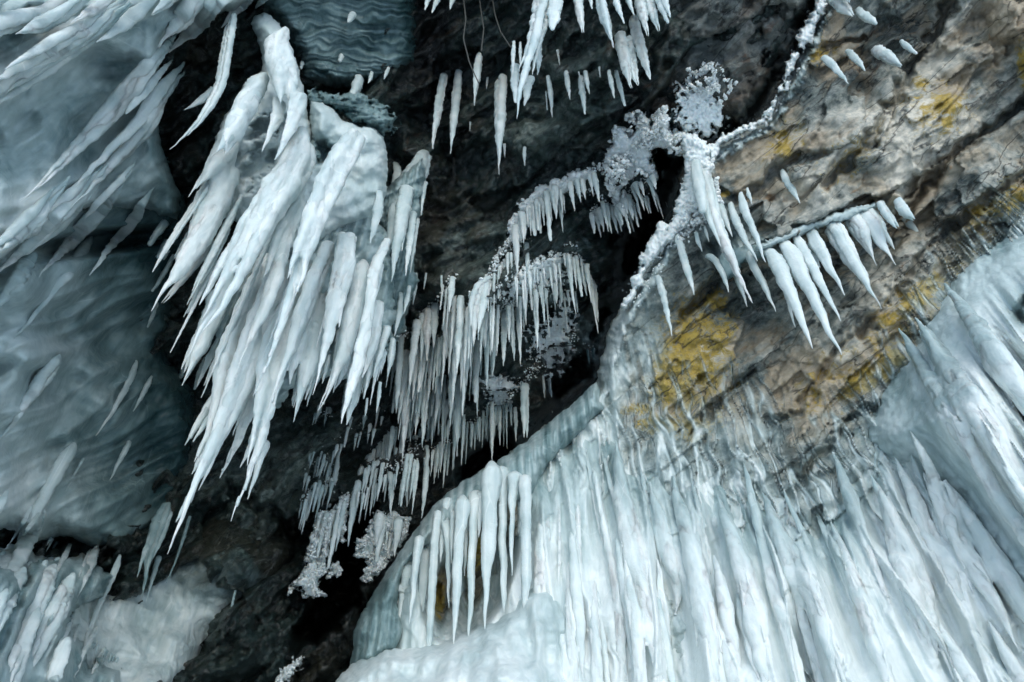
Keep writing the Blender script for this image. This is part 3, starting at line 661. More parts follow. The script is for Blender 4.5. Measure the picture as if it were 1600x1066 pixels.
rnd = random.Random(5)
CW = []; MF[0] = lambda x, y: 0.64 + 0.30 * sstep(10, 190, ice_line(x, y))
for p in CUR:
    par = mound if p[0][0] > 1400 and p[0][1] < 700 else curtain
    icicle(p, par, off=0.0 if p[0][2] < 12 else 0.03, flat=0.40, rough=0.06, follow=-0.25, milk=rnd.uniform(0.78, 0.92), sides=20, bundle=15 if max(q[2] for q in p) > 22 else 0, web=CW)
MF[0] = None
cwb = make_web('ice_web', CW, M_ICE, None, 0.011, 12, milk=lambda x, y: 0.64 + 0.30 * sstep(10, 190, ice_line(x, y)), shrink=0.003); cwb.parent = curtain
for k in range(16):
    x = rnd.uniform(640, 1600); y = np.interp(x, yl[:, 0], yl[:, 1]) + rnd.uniform(90, 330)
    if y > 1000 or (660 < x < 815 and y < 980): continue
    L = rnd.uniform(90, 260); w = rnd.choice([7, 9, 12, 16, 20])
    a = plumb(x, y, L * 0.35); b = plumb(x, y, L * 0.7); c = plumb(x, y, L, rnd, 2)
    icicle([(x, y, w * 0.5), (*a, w), (*b, w * 0.8), (*c, 1)], curtain, off=0.0, flat=0.6, rough=0.06, milk=rnd.uniform(0.86, 0.95), sides=12, follow=0.25)

# snow bank at the foot
P_B = [(430, 1480), (500, 1110), (528, 1058), (560, 1030), (600, 1012), (640, 1008), (690, 1004), (740, 985), (790, 950), (835, 905), (875, 905), (915, 960), (940, 1060), (960, 1480)]
dK = lambda x, y: dS(x, y) - 0.05 - 0.27 * sstep(950, 740, x) - (0.05 + 0.2 * sstep(930, 760, x)) * sstep(0, 150, sdf(x, y, P_B))
bank = sheet('ice_bank', M_SHEET, P_B, dK, 3.2, lambda x, y: 0.06 * fbm(x / 80, y / 60, 341, 3) + 0.03 * rib(x, y, 20, 343), {'milk': lambda x, y: 0.74 + 0.12 * fbm(x / 60, y / 60, 344, 3) + 0.15 * sstep(950, 1060, y)}, roll=(34, 0.35), en=(5, 50), seed=13)
props(bank, 'smooth rounded bank of white ice at the bottom, below the ochre recess', 'ice formation')
# lip with the free row of icicles
P_L = [(548, 1040), (552, 985), (575, 940), (600, 900), (624, 865), (650, 826), (684, 782), (724, 752), (772, 724), (824, 688), (880, 642), (932, 596), (948, 640), (900, 690), (855, 735), (830, 790), (800, 790), (775, 782), (745, 800), (718, 822), (694, 840), (664, 862),
       (640, 890), (628, 940), (640, 985), (624, 1020), (580, 1046)]
dL = lambda x, y: dS(x, y) - 0.20
milkL = lambda x, y: 0.46 + 0.14 * rib(x, y, 12, 352, 200) + 0.10 * rib(x, y, 5, 353, 120) + 0.22 * sstep(720, 860, y) * sstep(620, 690, x) - 0.10 * sstep(640, 600, x)
lip = sheet('ice_lip', M_SHEET, P_L, dL, 2.2, lambda x, y: 0.05 * fbm(x / 70, y / 70, 350, 3) + 0.022 * rib(x, y, 10, 352, 200), {'milk': milkL}, roll=(26, 0.45), en=(2, 20), seed=15)
props(lip, 'curved grey ice lip along the black cleft, with a row of free icicles', 'ice ledge')
for p in [[(684, 800, 14), (679, 850, 13), (675, 920, 13), (671, 1000, 9), (669, 1050, 1)], [(722, 790, 26), (719, 830, 16), (714, 900, 15), (711, 960, 9), (708, 1013, 1)], [(744, 770, 24), (741, 810, 14), (737, 900, 12), (734, 960, 8), (733, 1006, 1)],
          [(768, 742, 34), (764, 800, 24), (763, 860, 23), (760, 900, 12), (758, 950, 6), (758, 993, 1)], [(784, 732, 24), (785, 790, 13), (786, 860, 13), (788, 930, 10), (788, 958, 1)], [(664, 860, 16), (660, 940, 11), (656, 980, 8), (652, 1008, 1)],
          [(697, 815, 16), (700, 860, 8), (700, 900, 7), (701, 950, 1)], [(656, 840, 16), (650, 880, 12), (644, 940, 8), (640, 975, 1)], [(805, 740, 24), (800, 800, 8), (799, 850, 7), (799, 900, 1)], [(733, 790, 16), (728, 830, 8), (727, 880, 4), (726, 900, 1)],
          [(640, 880, 16), (630, 930, 14), (626, 990, 8), (622, 1020, 1)], [(700, 780, 16), (694, 820, 12), (690, 850, 8), (688, 880, 1)], [(820, 745, 20), (822, 820, 16), (822, 900, 16), (820, 960, 6)], [(752, 770, 14), (750, 810, 8), (748, 840, 1)], [(708, 800, 10), (706, 840, 6), (705, 880, 1)]]:
    icicle(p, lip, off=0.03, flat=0.8, rough=0.07, milk=0.84, sides=16)

# ------------------------------------------------------------------ left: frozen wall
dLf = tps([(-300, -300, 2.8), (0, 0, 2.9), (300, 0, 3.7), (0, 400, 2.5), (260, 300, 3.8), (150, 180, 3.3), (-300, 500, 1.9), (0, 800, 2.5), (300, 700, 4.1), (150, 600, 3.4), (150, 900, 3.3), (0, 1066, 2.3), (300, 1000, 3.4), (430, 830, 3.9), (-300, 1400, 1.6), (300, 1400, 2.6), (400, -300, 3.9)])
def flow(x, y, s):   # wind-combed ripples, roughly square to the plumb lines
    a = x * 0.90 - y * 0.42 ; b = x * 0.42 + y * 0.90
    wb = b + 22 * noise(a / 140, b / 120, s)
    return 1 - 2 * np.abs(noise(a / 240, wb / 13, s + 1)), 1 - 2 * np.abs(noise(a / 330, wb / 36, s + 2))
P_W = [(-420, 240), (262, 250), (300, 330), (290, 400), (268, 470), (262, 560), (300, 600), (318, 680), (300, 760), (280, 830), (236, 852), (186, 872), (150, 862), (112, 842), (92, 838), (60, 846), (20, 828), (-20, 832), (-420, 930)]
def dispW(x, y):
    f1, f2 = flow(x, y, 401)
    h = 0.016 * f1 * sstep(560, 700, y) + 0.05 * f2 + 0.18 * fbm(x / 150, y / 150, 410, 3)
    h = h + tongues(x, y, [[(60, 550, 24), (20, 590, 40), (-40, 670, 50)], [(70, 735, 20), (30, 775, 34), (-20, 830, 34)], [(110, 690, 20), (70, 770, 26), (40, 830, 30)]])
    return h + 0.16 * sstep(14, -14, np.abs(y - 560 - 0.2 * (x - 100)) - 20) * sstep(260, 60, x) - 0.4 * sstep(0.4, 0.9, blobs(x, y, [(150, 380, 160, 26, -8)]))
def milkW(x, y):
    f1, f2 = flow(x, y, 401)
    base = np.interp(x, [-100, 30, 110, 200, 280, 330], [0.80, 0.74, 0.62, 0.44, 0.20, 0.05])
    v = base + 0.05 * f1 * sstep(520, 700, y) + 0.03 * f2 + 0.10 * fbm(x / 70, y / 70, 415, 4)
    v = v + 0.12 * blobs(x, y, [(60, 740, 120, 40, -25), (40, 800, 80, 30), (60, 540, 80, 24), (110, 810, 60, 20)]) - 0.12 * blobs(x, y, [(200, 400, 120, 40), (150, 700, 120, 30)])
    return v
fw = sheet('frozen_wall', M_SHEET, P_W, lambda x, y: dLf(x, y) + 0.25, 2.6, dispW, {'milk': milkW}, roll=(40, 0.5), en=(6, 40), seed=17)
props(fw, 'dark teal sheet of clear ice on the left, combed with fine ripples', 'ice sheet')
CAN = [[(95, 22, 22), (70, 34, 22), (45, 46, 13), (25, 54, 1)], [(196, -36, 20), (170, 0, 22), (140, 20, 13), (111, 36, 1)], [(212, 22, 18), (195, 36, 18), (175, 52, 10), (151, 67, 1)],
          [(150, 40, 40), (100, 70, 52), (40, 110, 56), (-20, 150, 50), (-80, 190, 30)], [(310, -10, 26), (290, 20, 26), (268, 46, 14), (247, 73, 1)], [(345, -12, 26), (320, 22, 28), (292, 54, 16), (264, 82, 1)], [(400, -20, 16), (376, 8, 16), (360, 26, 8), (346, 43, 1)],
          [(236, 98, 22), (205, 140, 30), (175, 175, 34), (135, 215, 22), (90, 262, 14), (60, 290, 8), (30, 314, 2)], [(240, 125, 12), (222, 148, 12), (200, 172, 6), (196, 178, 2)], [(242, 150, 20), (220, 185, 16), (175, 232, 10), (140, 268, 7), (118, 292, 1)],
          [(250, 150, 14), (240, 180, 24), (215, 215, 22), (180, 250, 14), (145, 290, 9), (110, 325, 1)], [(80, 20, 20), (20, 30, 30), (-40, 60, 30)],
          [(170, 312, 16), (150, 336, 24), (122, 366, 20), (88, 402, 9), (60, 432, 1)], [(222, 318, 12), (210, 342, 18), (180, 376, 12), (160, 402, 7), (140, 431, 1)], [(130, 300, 36), (85, 346, 46), (40, 390, 24), (10, 414, 10), (-20, 440, 1)], [(60, 330, 30), (20, 370, 34), (-20, 402, 10), (-40, 420, 1)],
          [(-10, 0, 20), (-60, 40, 30)], [(300, -40, 20), (270, -10, 22), (238, 24, 6)], [(430, -30, 12), (414, -5, 12), (398, 14, 1)], [(470, -24, 14), (456, 0, 15), (446, 14, 9), (436, 27, 1)], [(372, -24, 16), (345, 6, 14), (328, 22, 1)],
          [(190, 280, 10), (150, 320, 10), (130, 345, 1)]]
P_T = [(-420, -420), (520, -420), (470, -60), (455, -6), (400, -2), (372, 14), (338, 24), (300, 24), (270, 50), (256, 80), (246, 110), (252, 150), (248, 210), (262, 260), (284, 305), (278, 345), (250, 340), (222, 324), (200, 330), (176, 322), (150, 328), (120, 328), (86, 352), (64, 376), (34, 380), (0, 410), (-420, 620)]
def dispT(x, y):
    f1, f2 = flow(x, y, 431)
    sh = [(-60, 190), (20, 130), (60, 100), (110, 82), (160, 82), (205, 96), (222, 108)]
    yy = np.interp(x, [p[0] for p in sh], [p[1] for p in sh]); 
    h = 0.22 * sstep(6, -26, y - yy - 5 * noise(x / 30, y / 30, 436)) * sstep(290, 225, x)
    sh2 = np.interp(x, [-50, 10, 45, 110, 160, 220, 260], [80, 42, 18, 20, 30, 22, 10]); h = h + 0.14 * sstep(6, -18, y - sh2) * sstep(300, 240, x)
    return h + tongues(x, y, CAN) + 0.03 * f2 * sstep(120, 230, y) + 0.14 * fbm(x / 120, y / 120, 440, 3) + 0.008 * f1
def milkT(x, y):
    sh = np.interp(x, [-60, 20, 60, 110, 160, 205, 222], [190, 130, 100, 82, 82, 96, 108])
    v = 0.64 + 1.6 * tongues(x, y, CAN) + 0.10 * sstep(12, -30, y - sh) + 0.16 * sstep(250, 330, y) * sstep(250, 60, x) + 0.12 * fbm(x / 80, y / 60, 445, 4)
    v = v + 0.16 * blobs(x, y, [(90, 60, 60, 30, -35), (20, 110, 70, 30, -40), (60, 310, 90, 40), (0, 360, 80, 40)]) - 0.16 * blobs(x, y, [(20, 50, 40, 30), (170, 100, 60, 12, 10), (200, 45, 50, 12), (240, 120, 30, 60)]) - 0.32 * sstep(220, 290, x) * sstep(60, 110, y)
    return v
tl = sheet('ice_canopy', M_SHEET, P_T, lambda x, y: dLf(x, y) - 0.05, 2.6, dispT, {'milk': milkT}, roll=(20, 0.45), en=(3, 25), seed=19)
props(tl, 'pale frozen canopy in the top left corner, hung with slanting icicles', 'ice formation')
for p in CAN:
    icicle(p, tl, off=0.02, flat=0.45, rough=0.06, milk=0.84, follow=-0.12 if max(q[2] for q in p) < 26 else -0.5, sides=18, bundle=12 if max(q[2] for q in p) > 21 else 0)
for p, mk in [([(140, 374, 10), (130, 392, 16), (105, 430, 13), (70, 472, 8), (42, 508, 5), (22, 530, 1)], 0.62), ([(46, 405, 18), (28, 436, 20), (5, 465, 12), (-12, 490, 2)], 0.55), ([(90, 562, 14), (70, 588, 26), (45, 625, 16), (18, 666, 10), (-8, 696, 1)], 0.66),
          ([(214, 562, 4), (208, 582, 9), (192, 615, 9), (174, 646, 5), (150, 681, 1)], 0.66), ([(238, 586, 3), (230, 602, 8), (220, 622, 6), (208, 643, 1)], 0.60), ([(112, 700, 14), (98, 722, 19), (70, 775, 17), (50, 815, 14)], 0.72),
          ([(131, 716, 4), (120, 735, 4), (103, 768, 1)], 0.62), ([(203, 688, 5), (196, 704, 9), (186, 722, 6), (172, 751, 1)], 0.64), ([(48, 794, 6), (36, 818, 6), (15, 850, 1)], 0.62), ([(58, 806, 7), (42, 828, 6), (24, 852, 1)], 0.64), ([(10, 770, 8), (-6, 800, 14), (-24, 835, 2)], 0.66)]:
    icicle(p, fw, off=0.04, flat=0.7, rough=0.09, milk=mk + .14, sides=14, follow=0.6, bundle=10 if max(q[2] for q in p) > 21 else 0)
row([(78, 838), (90, 846)], 3, (8, 22), (4, 6), fw, rnd, milk=.6)
# bottom left
P_F = [(-420, 900), (-20, 860), (30, 846), (60, 870), (92, 872), (130, 862), (170, 884), (240, 858), (280, 838), (320, 808), (356, 796), (400, 812), (436, 834), (462, 850), (456, 884), (430, 915), (392, 950), (358, 990), (330, 1030), (305, 1075), (280, 1140), (200, 1480), (-420, 1480)]
def rockF(x, y): return sstep(-60, 50, (y - 885) - 0.0 * x + 30 * fbm(x / 60, y / 60, 451, 3) - 0.22 * (x - 250))
boul = sheet('frosted_boulder', M_DARK, P_F, lambda x, y: dLf(x, y) + 0.12, 2.6, lambda x, y: 0.14 * fbm(x / 150, y / 150, 455, 3) + 0.02 * ridge(x / 90, y / 50, 456, 2),
     {'ice': lambda x, y: 0.05 + 0.80 * rockF(x, y) + 0.3 * sstep(260, 60, x), 'lichen': 0.0, 'warm': lambda x, y: 0.8 - 0.5 * sstep(880, 950, y), 'pale': 0.42}, roll=(70, 0.6), en=(6, 50), seed=21)
props(boul, kind='structure')
APR = [[(66, 800, 12), (46, 838, 24), (22, 890, 20), (0, 935, 12), (-20, 975, 3)], [(80, 890, 20), (60, 940, 30), (35, 1000, 26), (10, 1070, 20)], [(108, 908, 20), (92, 950, 34), (70, 1000, 34), (48, 1046, 12), (44, 1054, 6)], [(188, 866, 4), (182, 885, 10), (160, 935, 9), (140, 985, 7), (122, 1050, 1)],
          [(110, 850, 5), (100, 872, 8), (88, 892, 6), (76, 913, 1)], [(150, 858, 10), (142, 880, 16), (130, 908, 9), (119, 936, 1)], [(140, 862, 6), (130, 884, 4), (123, 902, 1)], [(116, 956, 5), (104, 985, 9), (94, 1008, 6), (82, 1033, 1)], [(150, 985, 8), (130, 1020, 8), (112, 1066, 3)],
          [(30, 900, 20), (0, 960, 24), (-20, 1010, 10)], [(55, 960, 16), (30, 1030, 22), (15, 1080, 20)], [(160, 1020, 6), (148, 1045, 6), (140, 1066, 2)], [(124, 975, 4), (116, 1000, 4), (107, 1025, 1)], [(100, 1010, 20), (85, 1060, 20)], [(5, 930, 14), (-15, 990, 14)]]
P_E = [(-420, 900), (-20, 872), (40, 905), (46, 880), (90, 872), (130, 872), (180, 900), (160, 930), (118, 950), (110, 985), (130, 1000), (140, 1040), (160, 1020), (160, 1042), (190, 1044), (200, 1100), (210, 1480), (-420, 1480)]
lowl = sheet('ice_apron', M_SHEET, P_E, lambda x, y: dLf(x, y) - 0.12, 2.6, lambda x, y: tongues(x, y, APR) + 0.05 * rib(x, y, 22, 461, 300) + 0.10 * fbm(x / 90, y / 90, 462, 3), {'milk': lambda x, y: 0.50 + 0.14 * rib(x, y, 22, 461, 300) + 0.14 * fbm(x / 60, y / 60, 465, 3) + 0.1 * sstep(900, 1050, y)}, roll=(20, 0.3), en=(5, 22), seed=23)
props(lowl, 'low apron of milky ice in the bottom left corner, beside the frosted boulder', 'ice formation')
for p in APR:
    icicle(p, lowl, off=0.05, flat=0.6, rough=0.09, milk=0.86, sides=14, follow=0.1, bundle=12 if max(q[2] for q in p) > 27 else 0)
row([(140, 1000), (160, 1010), (188, 1030)], 8, (20, 50), (4, 8), lowl, rnd, milk=.66)
row([(0, 860), (50, 880), (110, 870)], 7, (50, 120), (8, 18), lowl, rnd, milk=.66)

# ------------------------------------------------------------------ rippled drape at the top
P_D = [(330, -420), (700, -420), (668, -100), (652, 0), (655, 50), (650, 95), (628, 118), (606, 128), (575, 134), (540, 140), (500, 136), (470, 130), (462, 100), (446, 60), (430, 36), (405, 14), (390, 0), (370, -20)]
def dW_(x, y):
    wy = y + 10 * noise(x / 70, y / 50, 502) - 0.08 * (x - 450) + 7 * noise(x / 22, y / 22, 508)
    return 1 - 2 * np.abs(noise(x / 170, wy / 9.5, 501)), noise(x / 200, wy / 24, 503)
drape = sheet('ice_drape', M_SHEET, P_D, lambda x, y: dC(x, y) - 0.45, 2.0, lambda x, y: 0.035 * dW_(x, y)[0] + 0.08 * dW_(x, y)[1] + 0.1 * fbm(x / 90, y / 90, 505, 2),
     {'milk': lambda x, y: 0.34 + 0.13 * dW_(x, y)[0] + 0.08 * dW_(x, y)[1] - 0.34 * sstep(580, 660, x - 0.3 * y) + 0.12 * fbm(x / 50, y / 40, 507, 3) + 0.05 * sstep(540, 440, x)}, roll=(34, 0.6), en=(3, 18), seed=25)
props(drape, 'slate-blue ice drape with fine wavy horizontal ripples at the top', 'ice drape')
for p in [[(562, 118, 10), (560, 128, 15), (553, 146, 12), (546, 160, 3)], [(582, 112, 5), (579, 122, 6), (575, 130, 1)], [(608, 104, 4), (604, 114, 6), (600, 124, 1)], [(553, 22, 10), (547, 31, 8), (544, 35, 3)], [(534, 87, 7), (531, 96, 5)], [(473, 98, 6), (470, 107, 4)]]:
    icicle(p, drape, off=0.03, milk=0.82, rough=0.14)

# ------------------------------------------------------------------ the great hanging mass
big = bpy.data.objects.new('hanging_ice_mass', None); big.location = world_pt(440, 60, 3.6); col.objects.link(big)
props(big, 'largest white mass of fused blade-like icicles hanging left of centre', 'ice formation')
def bpart(name, P, depth, disp=None, milk=0.8, roll=(16, 0.25), en=(2, 16), seed=0, mat=None, step=2.2):
    o = sheet(name, mat or M_SHEET, P, depth, step, disp, {'milk': milk}, roll=roll, en=en, seed=seed)
    o.parent = big; o.matrix_parent_inverse = Matrix.Translation(-Vector(big.location)); return o
DB = tps([(400, 20, 3.9), (480, 200, 3.7), (600, 220, 3.9), (330, 300, 3.6), (600, 450, 3.7), (450, 600, 3.25), (350, 550, 3.2)])
# veil behind the blades
P_V = [(440, 260), (520, 300), (580, 330), (606, 370), (616, 430), (618, 500), (604, 560), (585, 582), (560, 600), (530, 590), (505, 590), (480, 600), (452, 612), (436, 640), (400, 640), (372, 610), (352, 560), (330, 505), (350, 440), (380, 370), (400, 310)]
bpart('ice_veil', P_V, lambda x, y: DB(x, y) + 0.16, lambda x, y: 0.05 * rib(x, y, 22, 521, 200) + 0.02 * flow(x, y, 525)[0] + 0.05 * fbm(x / 40, y / 40, 523, 3), lambda x, y: 0.58 + 0.10 * rib(x, y, 22, 521, 200) + 0.08 * fbm(x / 50, y / 50, 524, 3) + 0.08 - 0.16 * sstep(560, 620, x), en=(5, 18), seed=27, roll=(14, 0.3))
P_1 = [(392, 36), (398, 26), (412, 20), (425, 26), (437, 38), (449, 58), (459, 80), (466, 108), (474, 140), (479, 170), (486, 200), (490, 232), (486, 262), (470, 280), (440, 300), (410, 330), (380, 350), (350, 340), (320, 330), (302, 320), (318, 280), (330, 250), (337, 214), (352, 180), (371, 156), (384, 128), (410, 110), (409, 84), (400, 58)]
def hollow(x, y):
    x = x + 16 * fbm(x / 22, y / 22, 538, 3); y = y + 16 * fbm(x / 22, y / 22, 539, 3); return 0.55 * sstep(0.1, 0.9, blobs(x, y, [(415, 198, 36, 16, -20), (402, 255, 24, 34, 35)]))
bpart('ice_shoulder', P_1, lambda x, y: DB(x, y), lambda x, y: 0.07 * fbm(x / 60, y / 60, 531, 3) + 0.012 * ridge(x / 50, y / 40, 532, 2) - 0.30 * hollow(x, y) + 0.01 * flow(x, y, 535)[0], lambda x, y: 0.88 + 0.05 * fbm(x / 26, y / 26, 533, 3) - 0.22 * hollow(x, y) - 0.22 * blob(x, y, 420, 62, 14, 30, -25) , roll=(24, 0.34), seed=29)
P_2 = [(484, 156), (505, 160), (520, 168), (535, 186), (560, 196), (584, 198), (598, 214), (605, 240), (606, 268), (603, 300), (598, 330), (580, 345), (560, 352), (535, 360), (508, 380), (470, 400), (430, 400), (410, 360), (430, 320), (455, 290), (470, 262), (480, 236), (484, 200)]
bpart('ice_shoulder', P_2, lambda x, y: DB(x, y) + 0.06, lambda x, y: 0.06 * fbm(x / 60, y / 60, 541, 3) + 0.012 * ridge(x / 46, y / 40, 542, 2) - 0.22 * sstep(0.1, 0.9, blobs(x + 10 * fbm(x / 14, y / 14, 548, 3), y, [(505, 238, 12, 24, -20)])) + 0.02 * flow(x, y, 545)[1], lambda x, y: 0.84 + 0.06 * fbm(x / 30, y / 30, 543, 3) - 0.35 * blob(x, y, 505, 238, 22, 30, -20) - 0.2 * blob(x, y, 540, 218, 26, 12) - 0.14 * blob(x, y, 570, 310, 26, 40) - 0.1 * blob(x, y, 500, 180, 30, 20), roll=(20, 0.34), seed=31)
P_3 = [(478, 140), (520, 148), (556, 146), (590, 158), (606, 172), (622, 190), (614, 204), (598, 212), (560, 200), (520, 176), (484, 168)]
bpart('ice_shelf', P_3, lambda x, y: DB(x, y) + 0.25, lambda x, y: 0.05 * ridge(x / 60, y / 14, 551, 3), lambda x, y: 0.34 + 0.12 * ridge(x / 60, y / 14, 551, 3) - 0.3 * blob(x, y, 540, 172, 26, 10, 20), seed=33, roll=(26, 0.3), en=(9, 16))
BL = [
 ([(365, 205, 40), (348, 240, 36), (330, 262, 22), (312, 284, 12), (294, 308, 1)], 0), ([(352, 240, 40), (332, 290, 30), (310, 316, 16), (289, 345, 1)], 0),
 ([(352, 270, 46), (334, 320, 44), (312, 365, 42), (292, 404, 30), (268, 440, 14), (250, 462, 9), (235, 485, 1)], 0.02), ([(312, 350, 16), (292, 378, 12), (273, 404, 1)], 0.04), ([(318, 380, 30), (296, 420, 16), (275, 450, 9), (255, 474, 3)], -0.02),
 ([(470, 190, 24), (475, 225, 50), (462, 262, 60), (440, 296, 60), (412, 336, 60), (385, 390, 62), (358, 440, 66), (334, 484, 56), (318, 512, 40), (306, 524, 14), (298, 545, 8), (290, 563, 1)], 0.12),
 ([(345, 460, 34), (325, 515, 24), (310, 550, 16), (296, 580, 10), (284, 602, 1)], 0.04), ([(330, 430, 14), (308, 462, 12), (293, 490, 2)], 0.0),
 ([(440, 370, 30), (420, 440, 60), (392, 510, 70), (372, 570, 72), (362, 605, 58), (350, 645, 46), (338, 676, 34), (324, 706, 28), (310, 745, 24), (292, 790, 19), (276, 830, 9), (262, 866, 1)], 0.06),
 ([(340, 612, 10), (326, 636, 14), (310, 662, 9), (289, 696, 1)], 0.06), ([(344, 634, 10), (322, 660, 8), (302, 690, 2)], 0.08), ([(322, 700, 8), (310, 722, 7), (300, 741, 1)], 0.08), ([(296, 776, 8), (286, 796, 7), (275, 816, 1)], 0.08), ([(338, 560, 8), (326, 588, 6), (319, 603, 1)], 0.05), ([(345, 650, 16), (330, 690, 10), (308, 724, 2)], 0.12),
 ([(500, 400, 30), (470, 470, 56), (448, 530, 70), (432, 575, 66), (423, 616, 50), (418, 645, 42), (412, 672, 36), (402, 705, 27), (389, 742, 14), (375, 780, 8), (361, 815, 1)], 0.10),
 ([(414, 690, 18), (402, 735, 9), (387, 780, 1)], 0.10), ([(404, 664, 16), (390, 700, 9), (376, 731, 1)], 0.08), ([(420, 560, 20), (400, 620, 20), (382, 660, 16), (366, 700, 9), (344, 747, 1)], 0.02), ([(400, 620, 12), (390, 650, 9), (380, 678, 1)], 0.05),
 ([(478, 285, 24), (462, 322, 30), (443, 368, 36), (426, 436, 34), (410, 486, 26), (394, 520, 14), (378, 556, 8), (368, 585, 1)], 0.20),
 ([(560, 205, 30), (545, 235, 46), (520, 275, 50), (496, 330, 42), (473, 392, 36), (459, 445, 36), (448, 470, 25), (438, 505, 20), (421, 560, 10), (395, 620, 1)], 0.24),
 ([(520, 372, 20), (496, 425, 30), (476, 480, 28), (462, 520, 19), (444, 572, 11), (417, 645, 1)], 0.12), ([(430, 470, 12), (424, 490, 8), (422, 498, 1)], .16),
 ([(546, 352, 26), (541, 372, 32), (536, 420, 35), (527, 455, 36), (518, 505, 32), (509, 540, 20), (500, 578, 10), (489, 617, 1)], 0.18),
 ([(515, 470, 34), (492, 540, 34), (476, 590, 22), (466, 630, 11), (459, 659, 1)], 0.04), ([(490, 540, 20), (470, 596, 10), (456, 626, 1)], 0.06),
 ([(568, 400, 30), (556, 450, 30), (548, 500, 26), (534, 560, 18), (515, 606, 9), (496, 641, 1)], 0.08), ([(540, 520, 26), (528, 570, 14), (521, 590, 8), (512, 616, 1)], 0.06), ([(548, 530, 20), (538, 575, 13), (530, 595, 6), (523, 608, 1)], 0.08),
 ([(606, 370, 12), (596, 396, 14), (583, 430, 19), (577, 480, 17), (566, 540, 19), (556, 580, 20), (546, 612, 12), (533, 662, 1)], 0.14), ([(592, 470, 20), (582, 540, 16), (574, 565, 9), (566, 592, 1)], 0.08), ([(606, 510, 14), (597, 540, 11), (583, 590, 1)], 0.06), ([(560, 585, 12), (552, 625, 15), (545, 650, 7), (541, 664, 1)], 0.02),
 ([(577, 578, 9), (572, 600, 7), (568, 623, 1)], 0.02), ([(594, 596, 5), (592, 620, 6), (588, 645, 1)], 0.0), ([(574, 622, 4), (572, 640, 4), (570, 652, 1)], 0.0), ([(565, 430, 16), (556, 500, 16), (546, 540, 10), (530, 580, 1)], .10),
 ([(438, 155, 20), (434, 182, 18), (424, 206, 9), (408, 237, 1)], 0.16), ([(466, 160, 26), (456, 196, 18), (444, 222, 9), (430, 250, 1)], 0.16), ([(405, 130, 26), (385, 165, 34), (366, 205, 32), (345, 240, 24)], 0.10), ([(430, 60, 34), (440, 100, 46), (450, 140, 46), (460, 180, 36)], 0.06)]
WEB = []
for p, o_ in BL:
    wd_ = max(q[2] for q in p)
    o = icicle(p, big, d0=float(DB(p[0][0], p[0][1])) - o_ - 0.03, flat=0.42 if wd_ > 18 else 0.8, rough=0.075, milk=rnd.uniform(0.84, 0.95) if wd_ > 14 else 0.8, sides=22 if wd_ > 25 else 12, spurs=4 if wd_ > 30 else (2 if wd_ > 15 else 0), web=WEB if wd_ > 13 else None, bundle=14 if wd_ > 26 else 0)
    o.matrix_parent_inverse = Matrix.Translation(-Vector(big.location))
make_web('ice_web', WEB, M_ICE, big, 0.011, 10, milk=0.88, shrink=0.003)
rb = random.Random(77)
FAN = [((302, 320), (352, 250), 8, (60, 120)), ((335, 420), (380, 300), 9, (80, 150)), ((380, 470), (440, 330), 10, (90, 170)), ((430, 500), (500, 320), 10, (90, 170)), ((490, 500), (560, 360), 10, (70, 140)), ((540, 520), (604, 400), 12, (50, 110)), ((350, 560), (450, 560), 8, (70, 140)), ((450, 560), (590, 545), 12, (40, 90)), ((320, 500), (350, 540), 4, (50, 90))]
for a, b, n, ln in FAN:
    for k in range(n):
        q = rb.random(); x = a[0] + (b[0] - a[0]) * q; y = a[1] + (b[1] - a[1]) * q; L = rb.uniform(*ln)
        dz = min(zq(x, y), float(DB(x, y))); w = rb.uniform(5, 11); c = plumb(x, y, L * .4); e = plumb(x, y, L * .75); g_ = plumb(x, y, L)
        keepo = icicle([(x, y, w * .6), (*c, w), (*e, w * .6), (*g_, 1)], big, d0=float(DB(x, y)) - rb.uniform(0.02, 0.20), rough=0.08, milk=rb.uniform(.8, .95), sides=12)
        keepo.matrix_parent_inverse = Matrix.Translation(-Vector(big.location))
# side cluster to its right
P_X = [(596, 300), (620, 280), (640, 262), (660, 246), (664, 280), (660, 330), (650, 370), (648, 420), (655, 440), (640, 470), (632, 520), (616, 540), (600, 500), (604, 430), (600, 370), (585, 345)]
side = sheet('ice_cluster', M_SHEET, P_X, lambda x, y: dC(x, y) - 0.85, 2.2, lambda x, y: 0.03 * rib(x, y, 8, 561, 60) + 0.02 * flow(x, y, 563)[0], {'milk': lambda x, y: 0.46 + 0.10 * flow(x, y, 563)[0] + 0.10 * rib(x, y, 8, 561) - 0.1 * sstep(400, 480, y)}, roll=(12, 0.3), en=(3, 14), seed=35)
props(side, 'ragged translucent ice cluster just right of the largest white mass', 'ice formation')
for p in [[(668, 226, 10), (656, 254, 26), (640, 284, 34), (625, 320, 26), (612, 360, 16), (602, 392, 9), (596, 420, 1)], [(668, 240, 14), (660, 268, 20), (651, 296, 14), (641, 329, 1)], [(636, 290, 22), (626, 340, 20), (620, 390, 12), (612, 441, 1)], [(646, 330, 12), (640, 380, 12), (634, 431, 1)], [(604, 290, 14), (600, 330, 18), (592, 370, 9), (584, 420, 1)],
          [(594, 296, 10), (590, 330, 16), (584, 358, 9), (578, 380, 1)], [(627, 456, 6), (624, 490, 10), (616, 525, 1)], [(652, 340, 9), (646, 390, 6), (641, 426, 1)], [(620, 250, 10), (622, 300, 20), (614, 340, 10), (606, 368, 1)], [(616, 530, 8), (612, 560, 10), (605, 591, 1)], [(640, 300, 12), (632, 350, 10), (628, 392, 1)]]:
    icicle(p, side, off=0.04, flat=0.6, rough=0.12, milk=0.80)

